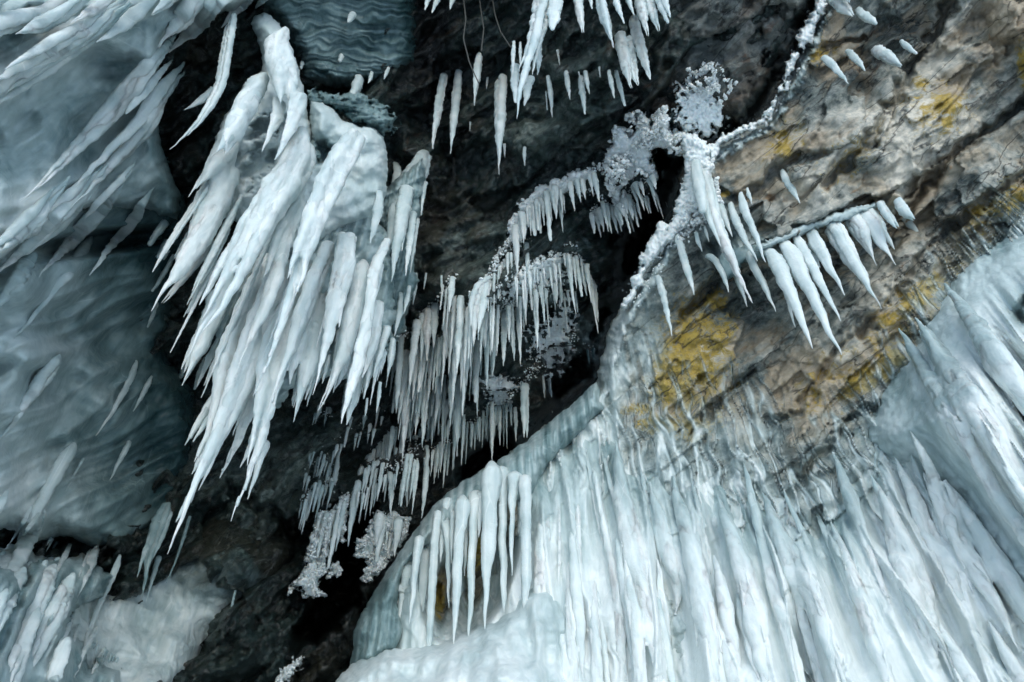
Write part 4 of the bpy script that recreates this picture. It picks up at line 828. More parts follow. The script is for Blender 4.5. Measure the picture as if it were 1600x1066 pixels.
# ------------------------------------------------------------------ single icicles
def one(p, label, cat='icicle', off=0.07, milk=0.84, rough=0.12, flat=0.8, sides=14, group='free-hanging icicles', name='icicle'):
    p = [(x, y, w * 0.86) for x, y, w in p]
    return icicle(p, None, off=off, bundle=8 if max(q[2] for q in p) > 22 else (8 if max(q[2] for q in p) > 13 else 0), label=label, milk=milk, rough=rough, flat=flat, sides=sides, group=group, cat=cat, name=name)
k_ = one([(366, 20, 14), (358, 52, 24), (352, 90, 26), (345, 130, 26), (330, 160, 24), (312, 188, 15), (290, 212, 8), (276, 224, 5), (266, 234, 6)], 'long crooked icicle with two tips, left of the largest ice mass', off=0.5)
icicle([(334, 140, 12), (314, 158, 9), (288, 172, 1)], k_, d0=zq(340, 130) - 0.55)
SG = ['thickest grey stub, uppermost,', 'small second grey stub', 'broad grey stub below the two uppermost', 'longest thin grey icicle', 'thin grey icicle below the longest one', 'tiny grey stub between the larger ones', 'left of the lower grey pair', 'right of the lower grey pair']
for p, l in [([(258, 346, 14), (245, 366, 10), (234, 382, 8)], 0), ([(252, 350, 6), (244, 362, 7), (236, 374, 5)], 0), ([(263, 376, 12), (255, 390, 11), (247, 402, 9)], 0), ([(272, 398, 7), (258, 424, 8), (246, 444, 6), (238, 455, 4)], 0), ([(246, 472, 5), (239, 492, 6), (231, 511, 3)], 0), ([(264, 390, 5), (256, 405, 4)], 0), ([(290, 566, 7), (284, 584, 8), (277, 603, 2)], 0), ([(322, 558, 6), (312, 582, 9), (304, 608, 4)], 0)]:
    one(p, SG.pop(0) + ' on the rock strip left of the largest mass', milk=0.66, group='short grey icicles on the dark rock strip')
t_ = one([(262, 786, 14), (252, 815, 36), (240, 850, 26), (231, 880, 13), (221, 938, 1)], 'broad dim ice fang with several tips, alone above the frosted boulder', cat='ice cluster', milk=0.62, flat=0.4, off=0.35, name='ice_fang')
for p in [[(258, 790, 7), (240, 830, 9), (226, 862, 7), (214, 902, 1)], [(266, 800, 8), (252, 840, 9), (238, 870, 6), (226, 892, 1)], [(248, 870, 9), (238, 905, 6), (228, 942, 1)]]:
    icicle(p, t_, d0=zq(262, 786) - 0.37, milk=0.66)
one([(297, 806, 5), (287, 840, 6), (274, 878, 4), (260, 911, 1)], 'thin faint icicle right beside the broad dim ice fang', milk=0.48, off=0.3)
one([(368, 922, 4), (363, 944, 5), (355, 976, 1)], 'small thin icicle on the right rim of the frosted boulder', milk=0.6)
ONES = [([(676, -30, 10), (670, -6, 12), (664, 15, 2)], 'leftmost short icicle cut by the top edge, over the black rock'), ([(692, -30, 11), (684, -4, 13), (675, 20, 2)], 'second short icicle cut by the top edge, over the black rock'), ([(711, -24, 6), (707, 0, 9), (703, 14, 2)], 'third and smallest icicle cut by the top edge, over the black rock'),
 ([(695, 112, 12), (690, 140, 17), (684, 180, 14), (678, 210, 10), (676, 232, 3)], 'rough frosted icicle on the left of the hanging pair in the dark top centre'), ([(717, 102, 8), (716, 125, 17), (711, 170, 16), (706, 215, 10), (704, 240, 1)], 'rough frosted icicle on the right of the hanging pair in the dark top centre'),
 ([(750, 78, 6), (747, 102, 16), (744, 130, 11), (741, 165, 1)], 'short stout icicle hung from a thin ice thread, top centre'), ([(762, 120, 4), (761, 130, 4), (760, 139, 1)], 'tiny icicle stub between two larger ones, top centre'),
 ([(785, 116, 18), (781, 150, 22), (781, 190, 20), (780, 225, 11), (779, 272, 1)], 'long double-tipped icicle hanging straight down at the top centre'), ([(820, 228, 5), (819, 242, 7), (820, 259, 1)], 'tiny icicle alone on the dark rock below the ragged long one'),
 ([(665, 284, 8), (661, 305, 7), (658, 337, 1)], 'small icicle on dark rock right of the ragged ice cluster'),
 ([(1220, 262, 5), (1228, 280, 15), (1240, 298, 11), (1250, 318, 1)], 'single leaf-shaped icicle on the pale middle of the right slab'), ([(1285, 88, 9), (1298, 100, 14), (1312, 114, 9), (1326, 131, 1)], 'slim icicle lowest of the three in the dark hollow at the upper right'),
 ([(1322, 78, 7), (1333, 88, 12), (1344, 100, 9), (1352, 111, 1)], 'slim icicle in the middle of the hollow at the upper right'), ([(1362, 76, 10), (1378, 84, 22), (1396, 95, 20), (1409, 104, 11)], 'stubby blunt ice tooth at the upper right'), ([(1405, 62, 5), (1416, 72, 10), (1432, 84, 4)], 'small pointed ice chip beside the stubby blunt ice tooth'),
 ([(1296, -4, 12), (1310, 6, 20), (1324, 16, 16), (1334, 24, 5)], 'chunky white ice tooth at the top edge right of the snowy ridge'), ([(1338, 14, 9), (1350, 24, 14), (1362, 32, 11), (1369, 37, 5)], 'second chunky ice tooth just below the top edge'), ([(1312, -16, 14), (1330, 1, 16)], 'ice lump cut by the top edge above the chunky teeth'),
 ([(1226, 118, 16), (1240, 136, 24), (1257, 162, 17), (1270, 184, 9), (1289, 206, 1)], 'sharp white icicle hanging from the snowy rim of the right slab'), ([(1216, 152, 12), (1224, 168, 17), (1235, 184, 10), (1251, 209, 1)], 'smaller sharp icicle below its larger neighbour on the snowy rim'),
 ([(1374, 316, 12), (1384, 332, 16), (1396, 348, 15), (1403, 356, 9)], 'blunt flat icicle right of the long rock-slab row'), ([(1400, 308, 8), (1408, 322, 20), (1418, 336, 18), (1428, 344, 7)], 'broad leaf-shaped icicle ending the long rock-slab row'), ([(1412, 340, 9), (1422, 352, 12), (1433, 362, 5)], 'small stub hanging under the broad leaf-shaped icicle'),
 ([(1012, 425, 6), (1019, 444, 8), (1024, 462, 1)], 'short thin icicle on the snowy rim above the ochre rock'), ([(1027, 430, 10), (1034, 452, 13), (1042, 485, 10), (1050, 525, 1)], 'slender wavy icicle pointing at the ochre lichen'), ([(1036, 366, 9), (1044, 390, 13), (1056, 425, 10), (1069, 457, 1)], 'left one of two slender icicles under the snowy arch'),
 ([(1056, 362, 10), (1064, 388, 14), (1075, 425, 13), (1085, 461, 1)], 'right one of two slender icicles under the snowy arch'), ([(1087, 362, 6), (1091, 378, 8), (1097, 393, 1)], 'very short icicle under the snowy arch'), ([(1100, 352, 4), (1104, 366, 5), (1108, 378, 1)], 'tiniest icicle under the snowy arch'),
 ([(667, 696, 8), (666, 740, 11), (663, 775, 9), (659, 810, 1)], 'long lone icicle pointing at the grey ice lip'), ([(560, 752, 14), (554, 785, 15), (548, 820, 9), (544, 854, 1)], 'frosty icicle between the two snowy clumps low in the cleft'),
 ([(530, 700, 5), (526, 730, 9), (520, 765, 12), (515, 792, 4)], 'ragged narrow icicle left of the snowy clumps'), ([(666, 426, 4), (664, 440, 4), (662, 452, 1)], 'hair-thin icicle under the dark rounded rock'), ([(690, 430, 4), (690, 444, 4), (690, 455, 1)], 'second hair-thin icicle under the dark rounded rock'),
 ([(650, 426, 6), (648, 450, 9), (645, 476, 1)], 'slim icicle right of the ragged cluster, upper one'), ([(640, 446, 7), (636, 468, 9), (631, 491, 1)], 'slim icicle right of the ragged cluster, lower one')]
for p, l in ONES: one(p, l)

# long ragged icicle group at the top centre-right, fused pieces
def cluster(name, label, cat, base, others, off=0.15, milk=0.86, rough=0.15, flat=0.6, sides=16):
    r = icicle(base, None, off=off, label=label, milk=milk, rough=rough, flat=flat, sides=sides, cat=cat, name=name, bundle=9 if max(q[2] for q in base) > 24 else 0)
    d = zq(base[0][0], base[0][1]) - off
    for p in others: icicle(p, r, d0=d - 0.02, milk=milk * 0.98, rough=rough, flat=flat, sides=12)
    return r
cluster('ice_fang', 'big ragged frosted ice fang at the top, longest in the upper centre', 'ice cluster', [(858, -40, 44), (850, 0, 40), (842, 40, 30), (832, 75, 26), (820, 115, 30), (812, 145, 26), (809, 168, 12), (808, 186, 3)],
        [[(872, -30, 20), (868, 5, 24), (866, 30, 20), (863, 46, 6)], [(842, 70, 8), (842, 95, 9), (840, 117, 1)], [(828, 120, 16), (824, 145, 13), (820, 165, 2)], [(804, 100, 14), (804, 130, 12), (806, 160, 4)], [(803, 62, 5), (802, 90, 7), (801, 117, 1)], [(813, 64, 3), (813, 80, 5), (813, 100, 2)]], off=0.35)
TOPR = [[(900, -30, 14), (904, 10, 17), (908, 34, 12), (911, 51, 6)], [(918, -30, 9), (922, -8, 10), (925, 14, 2)], [(934, -30, 20), (940, 10, 20), (948, 40, 13), (959, 74, 2)], [(955, -30, 12), (964, 5, 12), (975, 37, 2)], [(975, -30, 12), (982, 0, 10), (990, 23, 2)], [(948, 18, 6), (952, 40, 9), (956, 60, 2)], [(994, -30, 18), (1001, 10, 20), (1007, 36, 13), (1012, 56, 5)], [(1006, -30, 16), (1018, 12, 16), (1025, 34, 13), (1030, 49, 5)],
        [(1022, -30, 14), (1033, 8, 14), (1044, 36, 4)], [(1030, -30, 12), (1040, 5, 11), (1048, 27, 2)], [(988, 26, 16), (994, 50, 21), (1004, 85, 19), (1014, 118, 11), (1016, 124, 4)], [(968, 52, 18), (974, 85, 22), (980, 112, 15), (986, 138, 3)], [(980, 60, 20), (985, 95, 20), (992, 120, 14), (997, 134, 5)],
        [(951, 108, 6), (955, 130, 9), (960, 153, 2)], [(962, 110, 7), (969, 138, 9), (976, 165, 4)], [(856, 118, 7), (860, 148, 9), (863, 184, 1)], [(853, 142, 3), (855, 172, 2)], [(884, 110, 7), (887, 132, 9), (891, 156, 1)], [(907, 118, 10), (910, 146, 11), (914, 178, 3)], [(914, 110, 7), (917, 128, 8), (921, 147, 1)], [(936, 104, 4), (938, 121, 1)], [(871, 78, 6), (875, 104, 1)], [(904, 112, 3), (907, 124, 1)], [(735, 190, 4), (734, 205, 1)], [(788, 225, 6), (789, 246, 1)]]
TL = ['blunt knobbly icicle at the top edge right of the big ragged fang', 'very short spike at the top edge beside a blunt knobbly icicle', 'long slanting white icicle at the top edge, centre right', 'narrow spike at the top edge right of the long slanting one', 'short narrow spike at the top edge near the rock corner', 'thin spike hugging the long slanting icicle', 'wide white icicle in the right top-edge bunch, leftmost', 'wide white icicle in the right top-edge bunch, middle', 'tapered icicle in the right top-edge bunch', 'last icicle of the right top-edge bunch',
      'stout long icicle of the middle trio below the top edge', 'left icicle of the middle trio, its tip lowest left', 'centre icicle of the middle trio, blunt-ended', 'left of two narrow icicles below the middle trio', 'right of two narrow icicles below the middle trio', 'slender dagger icicle on black rock right of the big ragged fang', 'faint needle beside the slender dagger icicle', 'small icicle hung left in the dark row of three', 'ragged longest icicle in the dark row of three', 'thin icicle hung right in the dark row of three',
      'tiny spur icicle under the dark ledge near the trio', 'small curved spur on the thin ledge beside the big fang', 'tiny needle above the dark row of three', 'tiny needle left of the double-tipped icicle', 'tiny needle right of the double-tipped icicle']
for p, l in zip(TOPR, TL): one(p, l, rough=0.15, off=0.12 if p[0][1] < 0 else 0.04)

def strip(P, w):
    L = []; Rr_ = []
    for k, (x, y) in enumerate(P):
        a = P[max(k - 1, 0)]; b = P[min(k + 1, len(P) - 1)]; tx, ty = b[0] - a[0], b[1] - a[1]; n = math.hypot(tx, ty); wk = w[k] if isinstance(w, (list, tuple)) else w
        L.append((x - ty / n * wk, y + tx / n * wk)); Rr_.append((x + ty / n * wk, y - tx / n * wk))
    return L + Rr_[::-1]
def group_root(name, at, label, cat):
    e = bpy.data.objects.new(name, None); e.location = world_pt(at[0], at[1], zq(*at)); col.objects.link(e); e.empty_display_size = 0.05
    bpy.context.view_layer.update(); return props(e, label, cat)
def keep(o, par):
    o.matrix_parent_inverse = Matrix.Translation(-Vector(par.location)); return o
# the comb of icicles on the slab
comb = group_root('icicle_comb', (1270, 352), label='long comb-like row of white icicles on a ledge across the right slab', cat='icicle row')
dcb = zq(1270, 352) - 0.06
for p in [[(1196, 384, 12), (1210, 405, 24), (1228, 445, 20), (1244, 478, 15), (1256, 510, 9), (1270, 544, 1)], [(1222, 372, 12), (1238, 400, 26), (1258, 440, 20), (1278, 480, 15), (1296, 520, 8), (1314, 555, 1)], [(1240, 366, 10), (1252, 385, 18), (1270, 418, 16), (1290, 455, 10), (1314, 502, 1)], [(1264, 356, 12), (1275, 378, 20), (1288, 402, 17), (1300, 425, 9), (1321, 461, 1)],
          [(1294, 344, 26), (1308, 364, 34), (1326, 396, 28), (1342, 420, 20), (1356, 446, 10), (1378, 483, 1)], [(1326, 336, 26), (1340, 356, 30), (1352, 376, 16), (1358, 392, 9), (1370, 415, 1)], [(1344, 330, 30), (1358, 348, 34), (1370, 366, 20), (1382, 388, 11), (1400, 414, 1)], [(1362, 330, 10), (1374, 352, 16), (1384, 370, 10), (1397, 390, 1)], [(1226, 440, 12), (1232, 470, 8), (1242, 512, 1)], [(1300, 372, 14), (1330, 400, 16), (1350, 428, 10), (1356, 430, 3)], [(1262, 378, 5), (1272, 400, 8), (1280, 418, 3)]]:
    keep(icicle(p, comb, d0=dcb, rough=0.08, milk=0.9, bundle=11 if p[0][2] > 20 else 0), comb)
rim = keep(sheet('ice_rim', M_SHEET, strip([(1176, 392), (1200, 382), (1240, 365), (1290, 345), (1330, 333), (1372, 320)], [3, 6, 7, 8, 9, 4]), lambda x, y: dcb - 0.085 + 0 * x + 0.0006 * (x - 1270) * 0, 1.8, None, {'milk': 0.72}, roll=(7, 0.12), en=(3, 12), seed=39, parent=comb), comb)
for p, l in [([(1156, 298, 6), (1162, 320, 15), (1172, 348, 12), (1184, 376, 10), (1196, 410, 1)], 'long icicle starting highest, crossing the left end of the comb'), ([(1140, 316, 10), (1150, 345, 15), (1162, 372, 12), (1184, 408, 1)], 'long icicle parallel to the highest one, left of it'), ([(1166, 292, 3), (1170, 305, 8), (1175, 318, 1)], 'tiny icicle beside the top of the highest long one'),
             ([(1168, 392, 14), (1180, 420, 14), (1196, 450, 10), (1212, 487, 1)], 'thin icicle just left of the comb, pointing down right'), ([(1106, 398, 12), (1122, 412, 12), (1132, 436, 9), (1139, 457, 1)], 'small pale icicle hanging from the clear ice patch left of the comb')]:
    one(p, l, rough=0.08, off=0.1)
big2 = cluster('ice_fang', 'long forked white icicle running down from the snowy arch', 'icicle', [(1096, 262, 24), (1104, 300, 34), (1114, 340, 28), (1130, 376, 22), (1144, 410, 19), (1158, 440, 12), (1176, 474, 1)], [[(1142, 400, 12), (1154, 440, 9), (1167, 479, 1)], [(1122, 320, 16), (1134, 345, 10), (1144, 370, 1)], [(1085, 250, 14), (1092, 290, 20), (1098, 330, 12)]], off=0.12, rough=0.09)
pale = sheet('clear_ice_patch', M_SHEET, [(1122, 400), (1140, 388), (1170, 384), (1200, 378), (1216, 384), (1206, 400), (1180, 408), (1160, 412), (1150, 430), (1136, 440), (1124, 430)], lambda x, y: dS(x, y) - 0.16, 2.2, None, {'milk': lambda x, y: 0.52 + 0.12 * fbm(x / 20, y / 20, 571, 2)}, roll=(8, 0.1), en=(2, 8), seed=37)
props(pale, 'small patch of greyish clear ice at the left end of the comb', 'ice patch')

# ------------------------------------------------------------------ snow-crusted ledges and hoarfrost
ico = None
def frost(name, centers, sizes, offs, mat=None, seed=0, parent=None):
    """a crust of many small rounded crystals lying on the surface"""
    import bmesh
    bm = bmesh.new(); bmesh.ops.create_icosphere(bm, subdivisions=2, radius=1.0); bv = np.array([v.co[:] for v in bm.verts]); bf = np.array([[v.index for v in f.verts] for f in bm.faces]); bm.free()
    rs = np.random.RandomState(seed); Vs = []; Fs = []; n = 0
    for (x, y), s, of in zip(centers, sizes, offs):
        d = zq(x, y) - of; p = world_pt(x, y, d); r = s * d / FPX
        sc = r * (0.5 + 0.5 * rs.rand(3)) * 0.85; dv = bv * sc * (1 + 0.25 * rs.randn(len(bv), 1))
        Vs.append(dv + p); Fs.append(bf + n); n += len(bv)
    return mesh_obj(name, np.vstack(Vs), np.vstack(Fs), mat or M_SNOW, parent, {'milk': np.full(n, 0.93)})
def frost_area(P, n, sz, dens=0.0, nscale=14, seed=0, off=(0.0, 0.05)):
    r = random.Random(seed); xs = [p[0] for p in P]; ys = [p[1] for p in P]; C = []; n = int(n * 1.9); sz = (sz[0] * 0.6, sz[1] * 0.85)
    while len(C) < n:
        x = r.uniform(min(xs), max(xs)); y = r.uniform(min(ys), max(ys))
        if float(sdf(np.array([x]), np.array([y]), P)[0]) > 0 and float(fbm(np.array([x / nscale]), np.array([y / nscale]), seed + 3, 3)[0]) > dens: C.append((x, y))
    return C, [r.uniform(*sz) for _ in C], [r.uniform(*off) for _ in C]
def frost_line(P, n, wid, sz, seed=0, off=(0.0, 0.06)):
    n = int(n * 0.9); sz = (sz[0] * 0.6, sz[1] * 0.75)
    r = random.Random(seed); C = [(x + r.gauss(0, wid), y + r.gauss(0, wid)) for x, y in along(P, n, r, 0.5)]
    return C, [r.uniform(*sz) for _ in C], [r.uniform(*off) for _ in C]
def multi(name, label, L, seed, cat='hoarfrost'):
    C, S_, O = [], [], []
    for a in L: C += a[0]; S_ += a[1]; O += a[2]
    return props(frost(name, C, S_, O, seed=seed), label, cat, kind='stuff')
multi('hoarfrost', 'lumpy white hoarfrost on grey rock at the top of the snowy arch', [frost_area([(1050, 130), (1080, 100), (1110, 92), (1140, 110), (1150, 130), (1130, 160), (1140, 200), (1110, 226), (1070, 212), (1052, 190), (1060, 160)], 330, (2.0, 5.0), 0.02, 16, 601)], 1)
multi('hoarfrost', 'thick coral-like frost crust draping the dark ledge in the centre', [frost_area([(958, 200), (975, 180), (1000, 172), (1020, 178), (1040, 165), (1050, 200), (1075, 205), (1088, 235), (1082, 250), (1030, 232), (1020, 245), (1032, 280), (1020, 285), (1000, 268), (975, 290), (975, 330), (962, 330), (950, 300), (944, 262), (950, 230)], 620, (2.6, 6.0), -0.12, 20, 605, (0.03, 0.2))], 2)
multi('hoarfrost', 'snow crust running down the rim of the right slab', [frost_line([(1280, 0), (1262, 45), (1240, 100), (1218, 150), (1196, 182), (1150, 206), (1112, 232)], 150, 6.0, (1.8, 4.0), 611), frost_line([(1086, 215), (1090, 260), (1096, 300), (1080, 340), (1050, 362), (1024, 398), (1006, 432), (985, 470)], 260, 9.0, (1.8, 4.4), 613),
      frost_area([(1075, 225), (1110, 230), (1120, 280), (1130, 330), (1090, 350), (1050, 360), (1060, 320), (1082, 290)], 420, (3, 7), -0.2, 20, 615, (0.02, 0.12)), frost_area([(1040, 350), (1100, 330), (1110, 350), (1060, 380), (1020, 400)], 160, (2, 5), 0.0, 10, 617)], 3)
multi('hoarfrost', 'powdery frost speckling the dark knob of rock in the middle of the cleft', [frost_area([(780, 440), (840, 395), (900, 375), (915, 420), (880, 450), (840, 480), (790, 480), (760, 475)], 330, (1.2, 2.8), 0.06, 14, 621), frost_area([(800, 590), (830, 570), (860, 575), (830, 600), (800, 620), (790, 640), (770, 620)], 90, (1.0, 2.4), 0.05, 10, 623), frost_area([(870, 510), (890, 490), (900, 460), (900, 540), (850, 580), (820, 560), (840, 540)], 80, (1.0, 2.4), 0.2, 8, 625),
      frost_area([(750, 600), (790, 590), (800, 630), (780, 640), (760, 630)], 70, (1.0, 2.4), 0.0, 10, 627)], 4)
multi('hoarfrost', 'snow-crusted ledge edge sloping down left of the central knob', [frost_line([(960, 255), (930, 262), (900, 275), (878, 290), (850, 298), (826, 318), (806, 345), (800, 372), (780, 400), (764, 430), (752, 450), (738, 462)], 480, 3.6, (2.2, 5.0), 631, (0.0, 0.1)), frost_line([(905, 300), (925, 300), (940, 310)], 40, 3, (2, 4), 632)], 5)
multi('hoarfrost', 'snow dusting along the narrow ledges in the icy middle field', [frost_line([(708, 432), (690, 470), (665, 485), (640, 520), (620, 530)], 160, 3.5, (1.8, 4), 641), frost_line([(690, 560), (660, 600), (650, 650)], 90, 4, (1.5, 3.6), 643), frost_line([(745, 490), (790, 480), (830, 470)], 120, 4, (1.5, 3.6), 645),
      frost_line([(600, 735), (640, 710), (660, 690)], 90, 5, (1.5, 3.5), 647)], 6)

def crust(label, P, dfn, seed, en=(5, 11), th=0.05, z=True, am=1.0):
    o = sheet('snow_crust', M_SNOW, P, lambda x, y: dfn(x, y) - th, 1.7, lambda x, y: 0.022 * fbm(x / 22, y / 22, 801 + seed, 2) + am * 0.020 * (1 - 2 * np.abs(noise(x / 7, y / 7, 803 + seed))) + 0.012 * noise(x / 3.2, y / 3.2, 805 + seed), {'milk': lambda x, y: 0.93 + 0.1 * fbm(x / 9, y / 9, 807, 2)}, roll=(8, 0.16), en=en, seed=seed)
    return props(o, label, 'snow crust')
def dUnder(x, y):      # the surface already there
    i = np.clip(((y - ZY0) / ZS).astype(int), 0, ZH - 1); j = np.clip(((x - ZX0) / ZS).astype(int), 0, ZW - 1)
    return zsm[i, j]
def resmooth():
    global zsm
    zsm = zb.copy()
    for _ in range(3): zsm[1:-1, 1:-1] = (zsm[:-2, 1:-1] + zsm[2:, 1:-1] + zsm[1:-1, :-2] + zsm[1:-1, 2:] + zsm[1:-1, 1:-1]) / 5
resmooth()
dCs = lambda x, y: dC(x, y) - 0.22
crust('thick white coral-like snow crust over the dark ledge in the centre', [(942, 250), (956, 222), (960, 200), (972, 196), (985, 214), (996, 200), (1000, 176), (1012, 180), (1022, 200), (1030, 176), (1040, 170), (1048, 205), (1076, 208), (1090, 236), (1078, 252), (1046, 232), (1022, 232), (1020, 252), (1032, 276), (1022, 286), (1004, 270), (990, 280), (972, 290), (976, 326), (964, 334), (954, 306), (944, 290)], dCs, 1)
crust('white snow blob of the arch, between the black hollow and the forked icicle', [(1062, 214), (1084, 208), (1104, 222), (1112, 250), (1112, 290), (1128, 330), (1120, 346), (1092, 330), (1074, 352), (1052, 374), (1030, 392), (1018, 400), (1030, 372), (1048, 344), (1058, 312), (1066, 290), (1072, 256)], lambda x, y: np.minimum(dUnder(x, y), dS(x, y)) - 0.03, 2, th=0.08)
crust('snow crust climbing the upper rim of the right slab', strip([(1288, -20), (1274, 20), (1262, 44), (1246, 80), (1228, 120), (1210, 160), (1194, 186), (1160, 202), (1124, 222), (1104, 240)], [5, 8, 13, 3, 3, 4, 6, 4, 6, 14]), lambda x, y: dS(x, y) - 0.04, 3, en=(9, 26), am=0.4, th=0.02)
crust('narrow snow crust on the lower rim of the right slab', strip([(1046, 356), (1024, 390), (1006, 420), (992, 448), (976, 480)], [20, 13, 9, 6, 3]), lambda x, y: dS(x, y) - 0.04, 4, en=(8, 24), am=0.4, th=0.02)
crust('snowy edge sloping down left of the frosted knob', strip([(962, 258), (930, 264), (900, 276), (880, 290), (852, 302), (830, 322), (812, 350), (800, 378), (782, 404), (764, 432), (750, 450)], [6, 6, 10, 12, 16, 17, 15, 10, 9, 8, 7]), lambda x, y: dC(x, y) - 0.30, 5, en=(8, 18))
crust('hoarfrost cushion left of the icy grey rock top, upper part of the arch', [(1056, 150), (1064, 138), (1080, 132), (1090, 110), (1110, 100), (1128, 112), (1136, 130), (1122, 142), (1128, 160), (1136, 180), (1124, 200), (1108, 218), (1092, 206), (1070, 208), (1056, 190)], lambda x, y: dG(x, y) - 0.02, 6, en=(16, 12))
crust('snow sheet frozen on the frosted central knob', [(800, 440), (822, 410), (850, 398), (880, 392), (896, 400), (880, 420), (888, 436), (860, 446), (830, 462), (800, 470), (782, 460)], lambda x, y: dUnder(x, y) - 0.01, 7, en=(13, 9), th=0.02)
crust('parallel snow streaks on the slanting dark slabs beside the black cavity', [(820, 520), (850, 500), (872, 470), (896, 462), (904, 500), (900, 545), (880, 575), (858, 590), (838, 570)], lambda x, y: dUnder(x, y) - 0.01, 8, en=(30, 8), th=0.02)
crust('snow film coating the frosted rock pocket below the middle icicle field', [(748, 592), (775, 584), (800, 592), (812, 604), (796, 618), (800, 636), (780, 644), (764, 626)], lambda x, y: dUnder(x, y) - 0.01, 9, en=(9, 8), th=0.02)
# curtains of short icicles, each frozen to its ledge
def hung(name, label, P, n, ln, wd, cat='icicle row', off=0.05, seed=0, milk=0.78, jy=5, body=4.0, rough=0.14):
    r = random.Random(seed)
    o = group_root(name, P[len(P) // 2], label, cat)
    C, S_, O = frost_line(P, int(n * body), 2.0 + body * 0.15, (1.2, 2.8), seed + 900, (-0.01, 0.04)); f_ = keep(frost('frost_crust', C, S_, O, seed=seed, parent=o), o); f_['kind'] = 'stuff'
    for (x, y) in along(P, n, r):
        y += r.uniform(-jy, jy); L = r.uniform(ln[0], ln[1]) if r.random() < 0.6 else r.uniform(ln[0], (ln[0] + ln[1]) / 2); w = r.uniform(*wd) * (0.7 + 0.3 * L / ln[1])
        tx, ty = plumb(x, y, L, r, 1.0)
        keep(icicle(simple(x, y, tx, ty, w, r), o, d0=zq(x, y) - off * r.uniform(0.3, 1.2), rough=rough, milk=min(.97, milk * r.uniform(0.95, 1.15)), sides=12), o)
    return o
hung('icicle_row', 'row of ragged icicles below the snow-crusted sloping ledge', [(806, 348), (830, 318), (856, 300), (878, 292)], 15, (28, 82), (8, 18), seed=1, milk=.9, body=14)
hung('icicle_row', 'icicles hanging under the bend of the snow-crusted ledge', [(884, 284), (905, 278), (930, 268)], 6, (25, 60), (8, 14), seed=2, milk=.88)
hung('icicle_row', 'frosted icicles under the thick coral-like crust', [(962, 330), (980, 300), (1000, 285), (1024, 270)], 9, (20, 60), (9, 16), seed=3, milk=.9, body=12)
hung('icicle_row', 'ragged icicles in the hollow under the coral-like crust', [(922, 330), (944, 315), (965, 322)], 7, (28, 62), (7, 13), seed=4, milk=.86)
hung('icicle_row', 'stout icicles dropping from the frosted central knob', [(880, 405), (905, 400), (918, 420), (925, 440)], 6, (45, 95), (9, 14), seed=5, milk=.86)
hung('icicle_row', 'short icicles along the lower rim of the frosted central knob', [(812, 455), (850, 448), (880, 440)], 7, (25, 60), (7, 12), seed=6, milk=.85)
hung('icicle_row', 'needle icicles below the sloping snowy edge, left of the central knob', [(768, 440), (780, 418), (800, 392), (830, 372)], 9, (30, 70), (7, 12), seed=7, milk=.82)
cluster('ice_fang', 'wide white ice fang where the snowy edge meets the dark round rock', 'ice cluster', [(766, 432, 10), (752, 452, 32), (744, 480, 30), (742, 505, 18), (740, 541, 1)], [[(760, 440, 12), (756, 470, 16), (750, 500, 9), (748, 520, 1)], [(738, 456, 12), (738, 480, 12), (737, 510, 1)]], off=0.1)
